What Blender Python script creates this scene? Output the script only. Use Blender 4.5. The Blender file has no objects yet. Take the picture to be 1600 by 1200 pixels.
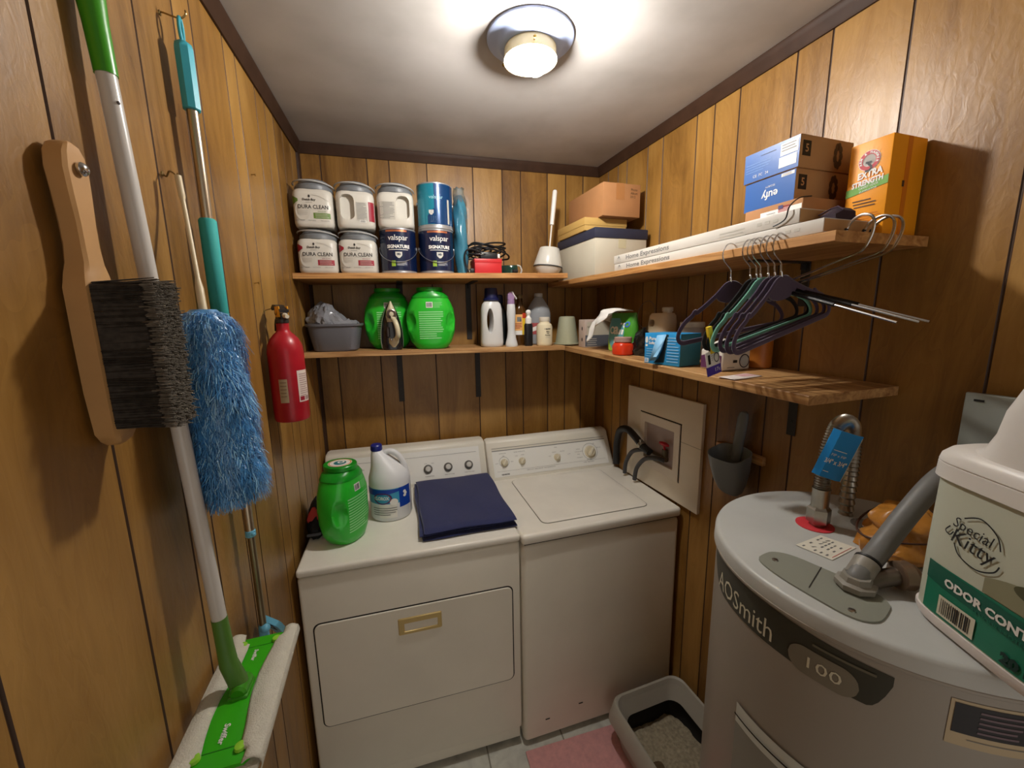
import bpy, bmesh, math, random
from mathutils import Vector, Matrix
from math import sin, cos, pi, radians, sqrt, atan2, asin
random.seed(7)
SC = bpy.context.scene
COL = SC.collection

# ---------------------------------------------------------------- camera, world, exposure
CAM_POS = Vector((0.3826, -1.9980, 1.6890))
cd = bpy.data.cameras.new('camera'); cam = bpy.data.objects.new('camera', cd); COL.objects.link(cam)
Rc = (Matrix.Rotation(-0.2668, 3, 'Z') @ Matrix.Rotation(-0.1691, 3, 'X') @ Matrix.Rotation(0.0171, 3, 'Y'))
cam.matrix_world = Matrix.Translation(CAM_POS) @ (Rc @ Matrix(((1, 0, 0), (0, 0, -1), (0, 1, 0)))).to_4x4()
cd.sensor_fit = 'HORIZONTAL'; cd.sensor_width = 36.0; cd.lens = 622.6 / 1600 * 36.0
cd.clip_start = 0.01; cd.clip_end = 50
SC.camera = cam
wd = bpy.data.worlds.new('world'); SC.world = wd; wd.use_nodes = True
wd.node_tree.nodes['Background'].inputs[0].default_value = (1.0, 0.93, 0.84, 1)
wd.node_tree.nodes['Background'].inputs[1].default_value = 0.6      # dim light of the next room through the open doorway behind the camera
SC.view_settings.view_transform = 'Standard'; SC.view_settings.look = 'None'
SC.view_settings.exposure = 0.40; SC.view_settings.gamma = 1.0; SC.view_settings.use_curve_mapping = False
BULB_STRENGTH = 545.0
BULB_COLOR = (1.0, 0.96, 0.91, 1)

# ---------------------------------------------------------------- helpers
def lin(c):
    def f(x):
        x /= 255.0
        return x / 12.92 if x <= .04045 else ((x + .055) / 1.055) ** 2.4
    return tuple(f(x) for x in c)
MATS = {}
def mat(name, rgb=(200, 200, 200), rough=.5, metal=0.0, spec=.5, noise=0.0, nscale=30.0, bump=0.0, bscale=200.0, trans=0.0, alpha=1.0, coat=0.0, ior=1.45, sheen=0.0, sub=0.0):
    if name in MATS: return MATS[name]
    m = bpy.data.materials.new(name); m.use_nodes = True
    nt = m.node_tree; b = nt.nodes['Principled BSDF']
    c = lin(rgb)
    b.inputs['Base Color'].default_value = (*c, 1); b.inputs['Roughness'].default_value = rough
    b.inputs['Metallic'].default_value = metal; b.inputs['Specular IOR Level'].default_value = spec
    b.inputs['Transmission Weight'].default_value = trans; b.inputs['Alpha'].default_value = alpha
    b.inputs['Coat Weight'].default_value = coat; b.inputs['IOR'].default_value = ior
    b.inputs['Sheen Weight'].default_value = sheen
    if sub: b.inputs['Subsurface Weight'].default_value = sub; b.inputs['Subsurface Scale'].default_value = .01
    tc = nt.nodes.new('ShaderNodeTexCoord')
    if noise:
        n = nt.nodes.new('ShaderNodeTexNoise'); n.inputs['Scale'].default_value = nscale; n.inputs['Detail'].default_value = 5
        nt.links.new(tc.outputs['Object'], n.inputs['Vector'])
        r = nt.nodes.new('ShaderNodeMapRange'); r.inputs[1].default_value = .3; r.inputs[2].default_value = .7
        r.inputs[3].default_value = 1 - noise; r.inputs[4].default_value = 1 + noise * .4
        nt.links.new(n.outputs[0], r.inputs[0])
        x = nt.nodes.new('ShaderNodeVectorMath'); x.operation = 'SCALE'; x.inputs[0].default_value = c
        nt.links.new(r.outputs[0], x.inputs['Scale']); nt.links.new(x.outputs[0], b.inputs['Base Color'])
    if bump:
        n = nt.nodes.new('ShaderNodeTexNoise'); n.inputs['Scale'].default_value = bscale; n.inputs['Detail'].default_value = 3
        nt.links.new(tc.outputs['Object'], n.inputs['Vector'])
        bp = nt.nodes.new('ShaderNodeBump'); bp.inputs['Strength'].default_value = bump; bp.inputs['Distance'].default_value = .004
        nt.links.new(n.outputs[0], bp.inputs['Height']); nt.links.new(bp.outputs[0], b.inputs['Normal'])
    MATS[name] = m
    return m

def I4(): return Matrix.Identity(4)
def T(x, y, z): return Matrix.Translation((x, y, z))
def RZ(a): return Matrix.Rotation(a, 4, 'Z')
def RX(a): return Matrix.Rotation(a, 4, 'X')
def RY(a): return Matrix.Rotation(a, 4, 'Y')

class MB:
    """collects shapes into one mesh"""
    def __init__(s, m=None): s.v = []; s.f = []; s.mi = []; s.mats = []; s.cur = 0; s.M = None; s.plank = None; s.sharp = 35
        # start material
    def use(s, m):
        if m not in s.mats: s.mats.append(m)
        s.cur = s.mats.index(m); return s
    def add(s, vs, fs, M=None):
        o = len(s.v)
        for p in vs:
            p = Vector(p)
            if M is not None: p = M @ p
            if s.M is not None: p = s.M @ p
            s.v.append(tuple(p))
        for f in fs: s.f.append(tuple(i + o for i in f)); s.mi.append(s.cur)
        return s
    def bm(s, b, M=None):
        b.verts.index_update()
        s.add([v.co[:] for v in b.verts], [[v.index for v in f.verts] for f in b.faces], M); b.free(); return s
    def box(s, x0, x1, y0, y1, z0, z1, r=0.0, seg=2, M=None):
        b = bmesh.new(); bmesh.ops.create_cube(b, size=1)
        for v in b.verts: v.co = Vector(((x0 + x1) / 2 + v.co.x * (x1 - x0), (y0 + y1) / 2 + v.co.y * (y1 - y0), (z0 + z1) / 2 + v.co.z * (z1 - z0)))
        if r > 0: bmesh.ops.bevel(b, geom=b.edges[:], offset=min(r, .49 * min(x1 - x0, y1 - y0, z1 - z0)), segments=seg, profile=.5, affect='EDGES', clamp_overlap=True)
        return s.bm(b, M)
    def loft(s, rings, cap0=True, cap1=True, closed=True, M=None):
        n = len(rings[0]); vs = [p for r in rings for p in r]; fs = []
        for i in range(len(rings) - 1):
            for j in range(n if closed else n - 1):
                k = (j + 1) % n
                fs.append((i * n + j, i * n + k, (i + 1) * n + k, (i + 1) * n + j))
        if cap0: fs.append(tuple(reversed(range(n))))
        if cap1: fs.append(tuple((len(rings) - 1) * n + j for j in range(n)))
        return s.add(vs, fs, M)
    def lathe(s, prof, seg=32, M=None, cap0=True, cap1=True, ox=0, oy=0):
        return s.loft([[(ox + r * cos(2 * pi * j / seg), oy + r * sin(2 * pi * j / seg), z) for j in range(seg)] for z, r in prof], cap0, cap1, True, M)
    def tube(s, pts, r, seg=8, closed=False, M=None, cap=True):
        P = [Vector(p) for p in pts]; n = len(P); R = r if isinstance(r, (list, tuple)) else [r] * n
        rings = []; up = None
        for i in range(n):
            if closed: t = (P[(i + 1) % n] - P[i - 1])
            else: t = P[min(i + 1, n - 1)] - P[max(i - 1, 0)]
            if t.length < 1e-9: t = Vector((0, 0, 1))
            t.normalize()
            if up is None:
                up = Vector((0, 0, 1)) if abs(t.z) < .9 else Vector((1, 0, 0))
            a = (up - t * up.dot(t))
            if a.length < 1e-6: a = t.orthogonal()
            a.normalize(); up = a; b = t.cross(a)
            rings.append([tuple(P[i] + (a * cos(2 * pi * j / seg) + b * sin(2 * pi * j / seg)) * R[i]) for j in range(seg)])
        if closed: rings.append(rings[0]); return s.loft(rings, False, False, True, M)
        return s.loft(rings, cap, cap, True, M)
    def sphere(s, c, r, seg=16, M=None, sz=None):
        b = bmesh.new(); bmesh.ops.create_uvsphere(b, u_segments=seg, v_segments=max(6, seg // 2), radius=1)
        rr = (r, r, r) if sz is None else sz
        for v in b.verts: v.co = Vector((c[0] + v.co.x * rr[0], c[1] + v.co.y * rr[1], c[2] + v.co.z * rr[2]))
        return s.bm(b, M)
    def prism(s, outline, y0, y1, M=None):
        """outline in (x,z), extruded along y from y0 (front, smaller) to y1"""
        n = len(outline); vs = [(x, y0, z) for x, z in outline] + [(x, y1, z) for x, z in outline]
        fs = [tuple(range(n)), tuple(reversed(range(n, 2 * n)))]
        for i in range(n):
            j = (i + 1) % n; fs.append((i, i + n, j + n, j))
        return s.add(vs, fs, M)
    def quad(s, a, b, c, d, M=None): return s.add([a, b, c, d], [(0, 1, 2, 3)], M)
    def grid(s, fn, nu, nv, M=None):
        vs = [fn(i / nu, j / nv) for j in range(nv + 1) for i in range(nu + 1)]; w = nu + 1
        return s.add(vs, [(j * w + i, j * w + i + 1, (j + 1) * w + i + 1, (j + 1) * w + i) for j in range(nv) for i in range(nu)], M)
    def obj(s, name, parent=None, smooth=True, thick=0.0, sub=0):
        me = bpy.data.meshes.new(name); me.from_pydata(s.v, [], s.f); me.update()
        for m in s.mats: me.materials.append(m)
        me.polygons.foreach_set('material_index', s.mi)
        if s.plank is not None:
            a = me.attributes.new('plank', 'FLOAT', 'FACE'); a.data.foreach_set('value', s.plank)
        if smooth and len(me.polygons):
            me.shade_smooth(); me.set_sharp_from_angle(angle=radians(s.sharp))
        o = bpy.data.objects.new(name, me); COL.objects.link(o)
        if parent is not None: o.parent = parent
        if thick: md = o.modifiers.new('solid', 'SOLIDIFY'); md.thickness = thick; md.offset = 0
        if sub: md = o.modifiers.new('sub', 'SUBSURF'); md.levels = sub; md.render_levels = sub
        return o

def fix_normals(o):
    b = bmesh.new(); b.from_mesh(o.data); bmesh.ops.recalc_face_normals(b, faces=b.faces[:]); b.to_mesh(o.data); b.free(); return o

def cut(a, c):
    """boolean difference of two builders, returned as a builder"""
    oa = a.obj('tmpa', smooth=False); oc = c.obj('tmpc', smooth=False); fix_normals(oa); fix_normals(oc)
    md = oa.modifiers.new('b', 'BOOLEAN'); md.operation = 'DIFFERENCE'; md.object = oc; md.solver = 'EXACT'
    dg = bpy.context.evaluated_depsgraph_get(); me = bpy.data.meshes.new_from_object(oa.evaluated_get(dg))
    r = MB(); r.mats = list(a.mats); r.cur = a.cur; r.sharp = a.sharp
    r.v = [tuple(v.co) for v in me.vertices]; r.f = [tuple(p.vertices) for p in me.polygons]; r.mi = [min(p.material_index, max(0, len(r.mats) - 1)) for p in me.polygons]
    for o in (oa, oc):
        m = o.data; bpy.data.objects.remove(o); bpy.data.meshes.remove(m)
    bpy.data.meshes.remove(me)
    return r

TXT = {}
def text_geo(st, size, shear=0.0, space=1.0, bold=0.0, align='CENTER', res=2):
    k = (st, round(size, 5), shear, space, bold, align)
    if k in TXT: return TXT[k]
    cu = bpy.data.curves.new('t', 'FONT'); cu.body = st; cu.size = size; cu.shear = shear; cu.space_character = space
    cu.offset = bold; cu.align_x = align; cu.align_y = 'CENTER'; cu.resolution_u = res
    o = bpy.data.objects.new('t', cu); COL.objects.link(o)
    dg = bpy.context.evaluated_depsgraph_get(); dg.update(); me = bpy.data.meshes.new_from_object(o.evaluated_get(dg))
    r = ([tuple(v.co) for v in me.vertices], [tuple(p.vertices) for p in me.polygons])
    bpy.data.objects.remove(o); bpy.data.curves.remove(cu); bpy.data.meshes.remove(me)
    TXT[k] = r; return r
def text(mb, st, size, fn, m, rot=0.0, width=None, **kw):
    vs, fs = text_geo(st, size, **kw)
    sx = 1.0
    if width and vs:
        w = max(v[0] for v in vs) - min(v[0] for v in vs)
        if w > 0: sx = width / w
    c, s_ = cos(rot), sin(rot); mb.use(m)
    mb.add([fn(x * sx * c - y * s_, x * sx * s_ + y * c) for x, y, z in vs], fs)
def flat(x0, z0, y, off=.0005):                                    # front plane facing -y
    return lambda x, z: (x0 + x, y - off, z0 + z)
def patch(mb, fn, x0, x1, z0, z1, m, nx=8, nz=2, r=0.0):
    mb.use(m); mb.grid(lambda a, b: fn(x0 + (x1 - x0) * a, z0 + (z1 - z0) * b), nx, nz)
def disc(mb, fn, cx, cz, rx, rz, m, n=24, r0=0.0):
    mb.use(m)
    out = [fn(cx + rx * cos(2 * pi * i / n), cz + rz * sin(2 * pi * i / n)) for i in range(n)]
    if r0 <= 0: mb.add(out, [tuple(range(n))])
    else:
        inn = [fn(cx + rx * r0 * cos(2 * pi * i / n), cz + rz * r0 * sin(2 * pi * i / n)) for i in range(n)]
        mb.add(out + inn, [(i, (i + 1) % n, n + (i + 1) % n, n + i) for i in range(n)])
def barcode(mb, fn, x0, x1, z0, z1, dark, light, n=13):
    patch(mb, fn, x0, x1, z0, z1, light, 2, 2)
    rnd = random.Random(int(x0 * 1e4) + 3); x = x0 + (x1 - x0) * .08
    f2 = lambda a, b: (lambda p: (p[0], p[1] - .0004, p[2]))(fn(a, b))
    for i in range(n):
        w = (x1 - x0) * .84 / n; patch(mb, f2, x, x + w * rnd.uniform(.25, .75), z0 + (z1 - z0) * .12, z1 - (z1 - z0) * .12, dark, 1, 1); x += w
def lines(mb, fn, x0, x1, z1, n, dz, h, m, seed=1, nx=3):
    rnd = random.Random(seed)
    for i in range(n):
        e = x1 - (x1 - x0) * rnd.choice((0, .04, .1, .3)); patch(mb, fn, x0, e, z1 - i * dz - h, z1 - i * dz, m, nx, 1)

class Bottle:
    """stack of superellipse sections (z, rx, ry, n, ox, oy), front is -y"""
    def __init__(s, prof): s.p = [tuple(q) + (2, 0, 0)[len(q) - 3:] if len(q) < 6 else tuple(q) for q in prof]
    def at(s, z):
        P = s.p
        if z <= P[0][0]: return P[0]
        for a, b in zip(P, P[1:]):
            if a[0] <= z <= b[0]:
                t = (z - a[0]) / max(1e-9, b[0] - a[0]); return tuple(a[i] + (b[i] - a[i]) * t for i in range(6))
        return P[-1]
    def ring(s, q, seg):
        z, rx, ry, n, ox, oy = q; r = []
        for j in range(seg):
            th = 2 * pi * j / seg; c, k = cos(th), sin(th); e = 2.0 / n
            r.append((ox + rx * math.copysign(abs(k) ** e, k), oy - ry * math.copysign(abs(c) ** e, c), z))
        return r
    def build(s, mb, seg=40, M=None): mb.loft([s.ring(q, seg) for q in s.p], True, True, True, M); return mb
    def front(s, x0=0, z0=0, off=.0006):
        def fn(x, z):
            zz = z0 + z; _, rx, ry, n, ox, oy = s.at(zz); X = max(-.999, min(.999, (x0 + x - ox) / rx))
            y = oy - ry * (1 - abs(X) ** n) ** (1.0 / n)
            return (ox + X * rx, y - off, zz)
        return fn
    def polar(s, th0=0, z0=0, off=.0006):                           # for round sections: x is an arc length
        def fn(x, z):
            zz = z0 + z; _, rx, ry, n, ox, oy = s.at(zz); th = th0 + x / max(rx, 1e-4)
            return (ox + (rx + off) * sin(th), oy - (ry + off) * cos(th), zz)
        return fn

def tag(o, label=None, cat=None, group=None, kind=None):
    if label: o['label'] = label
    if cat: o['category'] = cat
    if group: o['group'] = group
    if kind: o['kind'] = kind
    return o
def thing(name, label, cat, loc=(0, 0, 0), rz=0.0, group=None, rx=0.0, ry=0.0):
    o = bpy.data.objects.new(name, None); COL.objects.link(o); o.empty_display_size = .05
    o.location = loc; o.rotation_euler = (rx, ry, rz)
    return tag(o, label, cat, group)
def dup(root, loc=None, label=None, rz=None, group=None):
    r = root.copy(); COL.objects.link(r)
    if loc is not None: r.location = loc
    if rz is not None: r.rotation_euler = (root.rotation_euler[0], root.rotation_euler[1], rz)
    if label: r['label'] = label
    if group: r['group'] = group
    for ch in list(root.children):
        c = ch.copy(); COL.objects.link(c); c.parent = r
        for g in list(ch.children):
            d = g.copy(); COL.objects.link(d); d.parent = c
    return r
def struct(o): o['kind'] = 'structure'; return o
def smoothpath(pts, n=6, closed=False):
    P = [Vector(p) for p in pts]; out = []; N = len(P)
    for i in range(N if closed else N - 1):
        p0 = P[(i - 1) % N] if closed else P[max(i - 1, 0)]; p1 = P[i]; p2 = P[(i + 1) % N]; p3 = P[(i + 2) % N] if closed else P[min(i + 2, N - 1)]
        for k in range(n):
            t = k / n
            out.append(tuple(.5 * ((2 * p1) + (p2 - p0) * t + (2 * p0 - 5 * p1 + 4 * p2 - p3) * t * t + (3 * p1 - p0 - 3 * p2 + p3) * t ** 3)))
    if not closed: out.append(tuple(P[-1]))
    return out
def rrect(x0, x1, z0, z1, r, n=5):
    o = []
    for cx, cz, a in ((x1 - r, z1 - r, 0), (x0 + r, z1 - r, 90), (x0 + r, z0 + r, 180), (x1 - r, z0 + r, 270)):
        for k in range(n + 1): t = radians(a + 90 * k / n); o.append((cx + r * cos(t), cz + r * sin(t)))
    return list(reversed(o))[::-1]

# right wall frame: s runs along the wall from the back corner towards the camera, d out of the wall
RW_A = math.atan(.053); RW_O = Vector((1.412, 0, 0))
RW_T = Vector((sin(RW_A), -cos(RW_A), 0)); RW_N = Vector((-cos(RW_A), -sin(RW_A), 0))
RW_R = atan2(RW_T.y, RW_T.x)                                        # local x = along the wall to the camera, -y = into the room
def RW(s, d, z): p = RW_O + RW_T * s + RW_N * d; return Vector((p.x, p.y, z))
LW_R = pi / 2                                                       # left wall: local x = towards the back wall, -y = into the room
HC = 2.425                                                          # ceiling height
# ---------------------------------------------------------------- materials of the room
def wood_panel(name, dark, mid, light, rough=.36, bump=.12):
    m = bpy.data.materials.new(name); m.use_nodes = True; nt = m.node_tree; N = nt.nodes; L = nt.links
    b = N['Principled BSDF']; b.inputs['Roughness'].default_value = rough; b.inputs['Specular IOR Level'].default_value = .42; b.inputs['Coat Weight'].default_value = .15; b.inputs['Coat Roughness'].default_value = .38
    tc = N.new('ShaderNodeTexCoord'); at = N.new('ShaderNodeAttribute'); at.attribute_name = 'plank'
    sx = N.new('ShaderNodeSeparateXYZ'); L.new(tc.outputs['Object'], sx.inputs[0])
    pk = N.new('ShaderNodeMath'); pk.operation = 'MULTIPLY'; pk.inputs[1].default_value = 23.7; L.new(at.outputs['Fac'], pk.inputs[0])
    def comb(ax, az):
        a = N.new('ShaderNodeMath'); a.operation = 'MULTIPLY'; a.inputs[1].default_value = ax; L.new(sx.outputs[0], a.inputs[0])
        c = N.new('ShaderNodeMath'); c.operation = 'MULTIPLY'; c.inputs[1].default_value = az; L.new(sx.outputs[2], c.inputs[0])
        k = N.new('ShaderNodeCombineXYZ'); L.new(a.outputs[0], k.inputs[0]); L.new(pk.outputs[0], k.inputs[1]); L.new(c.outputs[0], k.inputs[2]); return k
    def noise(v, sc, det=4, dist=0.0):
        n = N.new('ShaderNodeTexNoise'); n.inputs['Scale'].default_value = sc; n.inputs['Detail'].default_value = det; n.inputs['Distortion'].default_value = dist
        L.new(v.outputs[0], n.inputs['Vector']); return n
    big = noise(comb(1.0, .22), 7.0, 3, 1.4)          # cathedral figure
    streak = noise(comb(1.0, .035), 55.0, 5, .3)
    fine = noise(comb(1.0, .02), 240.0, 3)
    blot = noise(comb(1.0, .6), 3.0, 2, .4)
    def mul(n, k, sub=.5):
        a = N.new('ShaderNodeMath'); a.operation = 'SUBTRACT'; a.inputs[1].default_value = sub; L.new(n.outputs[0], a.inputs[0])
        c = N.new('ShaderNodeMath'); c.operation = 'MULTIPLY'; c.inputs[1].default_value = k; L.new(a.outputs[0], c.inputs[0]); return c
    def add(a, c):
        k = N.new('ShaderNodeMath'); k.operation = 'ADD'; L.new(a.outputs[0], k.inputs[0]); L.new(c.outputs[0], k.inputs[1]); return k
    # growth-ring lines from the large figure
    rg = N.new('ShaderNodeMath'); rg.operation = 'MULTIPLY'; rg.inputs[1].default_value = 16.0; L.new(big.outputs[0], rg.inputs[0])
    fr = N.new('ShaderNodeMath'); fr.operation = 'FRACT'; L.new(rg.outputs[0], fr.inputs[0])
    t = add(add(mul(big, 1.0), mul(streak, .34)), add(mul(fine, .12), add(mul(blot, 1.0), mul(fr, .09))))
    pv = N.new('ShaderNodeMath'); pv.operation = 'SINE'; L.new(pk.outputs[0], pv.inputs[0])
    pm = N.new('ShaderNodeMath'); pm.operation = 'MULTIPLY'; pm.inputs[1].default_value = .13; L.new(pv.outputs[0], pm.inputs[0])
    t = add(t, pm)
    of = N.new('ShaderNodeMath'); of.operation = 'ADD'; of.inputs[1].default_value = .5; of.use_clamp = True; L.new(t.outputs[0], of.inputs[0])
    cr = N.new('ShaderNodeValToRGB'); L.new(of.outputs[0], cr.inputs[0])
    e = cr.color_ramp.elements; e[0].position = .08; e[0].color = (*lin(dark), 1); e[1].position = .92; e[1].color = (*lin(light), 1)
    q = cr.color_ramp.elements.new(.5); q.color = (*lin(mid), 1)
    L.new(cr.outputs[0], b.inputs['Base Color'])
    wr = N.new('ShaderNodeTexNoise'); wr.inputs['Scale'].default_value = 60.0; wr.inputs['Detail'].default_value = 3; wr.inputs['Distortion'].default_value = 1.0
    L.new(comb(1.0, .45).outputs[0], wr.inputs['Vector'])
    bp = N.new('ShaderNodeBump'); bp.inputs['Strength'].default_value = bump; bp.inputs['Distance'].default_value = .006
    L.new(wr.outputs[0], bp.inputs['Height']); L.new(bp.outputs[0], b.inputs['Normal'])
    rr = N.new('ShaderNodeMapRange'); rr.inputs[3].default_value = rough - .06; rr.inputs[4].default_value = rough + .14; L.new(streak.outputs[0], rr.inputs[0]); L.new(rr.outputs[0], b.inputs['Roughness'])
    return m
M_panel = wood_panel('varnished_plywood_panelling', (98, 64, 24), (147, 106, 48), (176, 134, 70))
M_groove = mat('dark_groove_stain', (72, 50, 34), .5)
M_trim = mat('dark_brown_moulding', (64, 44, 32), .5, spec=.2, noise=.25, nscale=18)
def board_mat(name, a, c, sx=1.0):
    m = bpy.data.materials.new(name); m.use_nodes = True; nt = m.node_tree; N = nt.nodes; L = nt.links; b = N['Principled BSDF']; b.inputs['Roughness'].default_value = .5
    tc = N.new('ShaderNodeTexCoord'); mp = N.new('ShaderNodeMapping'); mp.inputs['Scale'].default_value = (2.2, 26, 40); L.new(tc.outputs['Object'], mp.inputs[0])
    n = N.new('ShaderNodeTexNoise'); n.inputs['Scale'].default_value = 1.6; n.inputs['Detail'].default_value = 6; n.inputs['Distortion'].default_value = 1.2; L.new(mp.outputs[0], n.inputs['Vector'])
    cr = N.new('ShaderNodeValToRGB'); cr.color_ramp.elements[0].position = .3; cr.color_ramp.elements[0].color = (*lin(a), 1); cr.color_ramp.elements[1].position = .72; cr.color_ramp.elements[1].color = (*lin(c), 1)
    L.new(n.outputs[0], cr.inputs[0]); L.new(cr.outputs[0], b.inputs['Base Color']); return m
M_shelf = board_mat('pine_shelf_board', (150, 96, 46), (206, 156, 96))
M_shelf2 = board_mat('rough_pine_shelf_board', (140, 92, 48), (212, 168, 112))
def ceiling_mat():
    m = bpy.data.materials.new('painted_ceiling'); m.use_nodes = True; nt = m.node_tree; N = nt.nodes; L = nt.links; b = N['Principled BSDF']; b.inputs['Roughness'].default_value = .75
    tc = N.new('ShaderNodeTexCoord'); n = N.new('ShaderNodeTexNoise'); n.inputs['Scale'].default_value = 3.5; n.inputs['Detail'].default_value = 6; L.new(tc.outputs['Object'], n.inputs['Vector'])
    cr = N.new('ShaderNodeValToRGB'); cr.color_ramp.elements[0].position = .3; cr.color_ramp.elements[0].color = (*lin((166, 161, 156)), 1); cr.color_ramp.elements[1].position = .6; cr.color_ramp.elements[1].color = (*lin((186, 182, 178)), 1)
    L.new(n.outputs[0], cr.inputs[0]); L.new(cr.outputs[0], b.inputs['Base Color'])
    bp = N.new('ShaderNodeBump'); bp.inputs['Strength'].default_value = .15; bp.inputs['Distance'].default_value = .01; L.new(n.outputs[0], bp.inputs['Height']); L.new(bp.outputs[0], b.inputs['Normal'])
    return m
M_ceil = ceiling_mat()
def tile_mat():
    m = bpy.data.materials.new('pale_marbled_floor_tile'); m.use_nodes = True; nt = m.node_tree; N = nt.nodes; L = nt.links; b = N['Principled BSDF']; b.inputs['Roughness'].default_value = .3
    tc = N.new('ShaderNodeTexCoord'); br = N.new('ShaderNodeTexBrick'); br.offset = 0; br.inputs['Scale'].default_value = 1.0; br.inputs['Mortar Size'].default_value = .003
    br.inputs['Brick Width'].default_value = .305; br.inputs['Row Height'].default_value = .305
    br.inputs['Color1'].default_value = (*lin((206, 208, 196)), 1); br.inputs['Color2'].default_value = (*lin((214, 214, 204)), 1); br.inputs['Mortar'].default_value = (*lin((140, 138, 124)), 1)
    L.new(tc.outputs['Object'], br.inputs['Vector'])
    n = N.new('ShaderNodeTexNoise'); n.inputs['Scale'].default_value = 9; n.inputs['Detail'].default_value = 7; n.inputs['Distortion'].default_value = 2.0; L.new(tc.outputs['Object'], n.inputs['Vector'])
    r = N.new('ShaderNodeMapRange'); r.inputs[1].default_value = .35; r.inputs[2].default_value = .6; r.inputs[3].default_value = .75; r.inputs[4].default_value = 1.0; L.new(n.outputs[0], r.inputs[0])
    x = N.new('ShaderNodeVectorMath'); x.operation = 'SCALE'; L.new(br.outputs[0], x.inputs[0]); L.new(r.outputs[0], x.inputs['Scale']); L.new(x.outputs[0], b.inputs['Base Color'])
    return m
M_tile = tile_mat()

# ---------------------------------------------------------------- the room
FRONT = 3.4                                                        # how far the walls run towards the doorway behind the camera
def panel_wall(name, L0, L1, grooves, loc, rz):
    """local x along the wall from L0 to L1, front face at y=0 facing -y, with V-grooves"""
    mb = MB(); mb.use(M_panel); mb.use(M_groove); pl = []; rnd = random.Random(name)
    gs = sorted(g for g in grooves if L0 < g < L1); w = .0028; dp = .0022
    xs = [L0] + gs + [L1]
    for i in range(len(xs) - 1):
        a = xs[i] + (w if i > 0 else 0); c = xs[i + 1] - (w if i < len(xs) - 2 else 0)
        v = rnd.random(); mb.use(M_panel); mb.quad((a, 0, 0), (c, 0, 0), (c, 0, HC), (a, 0, HC)); pl.append(v)
        if i < len(xs) - 2:
            g = xs[i + 1]; mb.use(M_groove)
            mb.quad((g - w, 0, 0), (g - w * .3, dp, 0), (g - w * .3, dp, HC), (g - w, 0, HC)); mb.quad((g - w * .3, dp, 0), (g + w * .3, dp, 0), (g + w * .3, dp, HC), (g - w * .3, dp, HC)); mb.quad((g + w * .3, dp, 0), (g + w, 0, 0), (g + w, 0, HC), (g + w * .3, dp, HC)); pl += [v] * 3
    mb.use(M_panel)
    mb.quad((L0, 0, 0), (L0, 0, HC), (L0, .05, HC), (L0, .05, 0)); mb.quad((L1, 0, HC), (L1, 0, 0), (L1, .05, 0), (L1, .05, HC)); mb.quad((L1, .05, 0), (L0, .05, 0), (L0, .05, HC), (L1, .05, HC))
    mb.quad((L0, 0, HC), (L1, 0, HC), (L1, .05, HC), (L0, .05, HC)); mb.quad((L1, 0, 0), (L0, 0, 0), (L0, .05, 0), (L1, .05, 0)); pl += [.5] * 5
    mb.plank = pl
    o = mb.obj(name, smooth=False); o.location = loc; o.rotation_euler = (0, 0, rz); return struct(o)
rep = [-1.36, -1.215, -1.136, -.995, -.915, -.741, -.661, -.511, -.42, -.328, -.22, -.11]
panel_wall('wall_left', -FRONT, 0.0, rep + [-1.56, -1.65, -1.80, -1.97, -2.14, -2.3, -2.42, -2.6, -2.8, -3.0, -3.2], (0, 0, 0), LW_R)
panel_wall('wall_back', -.05, 1.46, [.091, .28, .374, .54, .753, .896, .989, 1.128, 1.227, 1.322], (0, 0, 0), 0)
panel_wall('wall_right', 0.0, FRONT, [.09, .176, .248, .398, .494, .674, .754, .855, 1.037, 1.127, 1.293, 1.50, 1.62, 1.80, 1.95, 2.1, 2.3, 2.45, 2.6, 2.8, 3.0, 3.2], RW_O, RW_R)
mb = MB().use(M_tile); mb.box(-.05, 1.62, -FRONT, .05, -.03, 0); struct(mb.obj('floor', smooth=False))
mb = MB().use(M_ceil); mb.box(-.05, 1.62, -FRONT, .05, HC, HC + .03); struct(mb.obj('ceiling', smooth=False))
def crown(name, length, loc, rz):
    mb = MB().use(M_trim); p = [(0, 0), (.0, -.042), (-.006, -.042), (-.010, -.034), (-.016, -.018), (-.022, -.008), (-.022, 0)]
    mb.loft([[(x, y, HC + z - .0005) for y, z in p] for x in (0, length)]); o = fix_normals(mb.obj(name)); o.location = loc; o.rotation_euler = (0, 0, rz); return struct(o)
crown('trim_1', FRONT, (0, -FRONT, 0), LW_R)
crown('trim_2', 1.413, (0, 0, 0), 0)
crown('trim_3', FRONT, RW_O, RW_R)
mb = MB().use(M_trim); mb.loft([[(0, 0, z), (.014, 0, z), (.012, -.006, z), (.006, -.012, z), (0, -.014, z)] for z in (0, HC - .043)]); struct(fix_normals(mb.obj('trim_4')))
mb = MB().use(M_trim); mb.box(0.002, FRONT - .02, -.012, 0, 0, .07, .003); o = mb.obj('baseboard_left'); o.location = (0, -FRONT, 0); o.rotation_euler = (0, 0, LW_R); struct(o)

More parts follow.
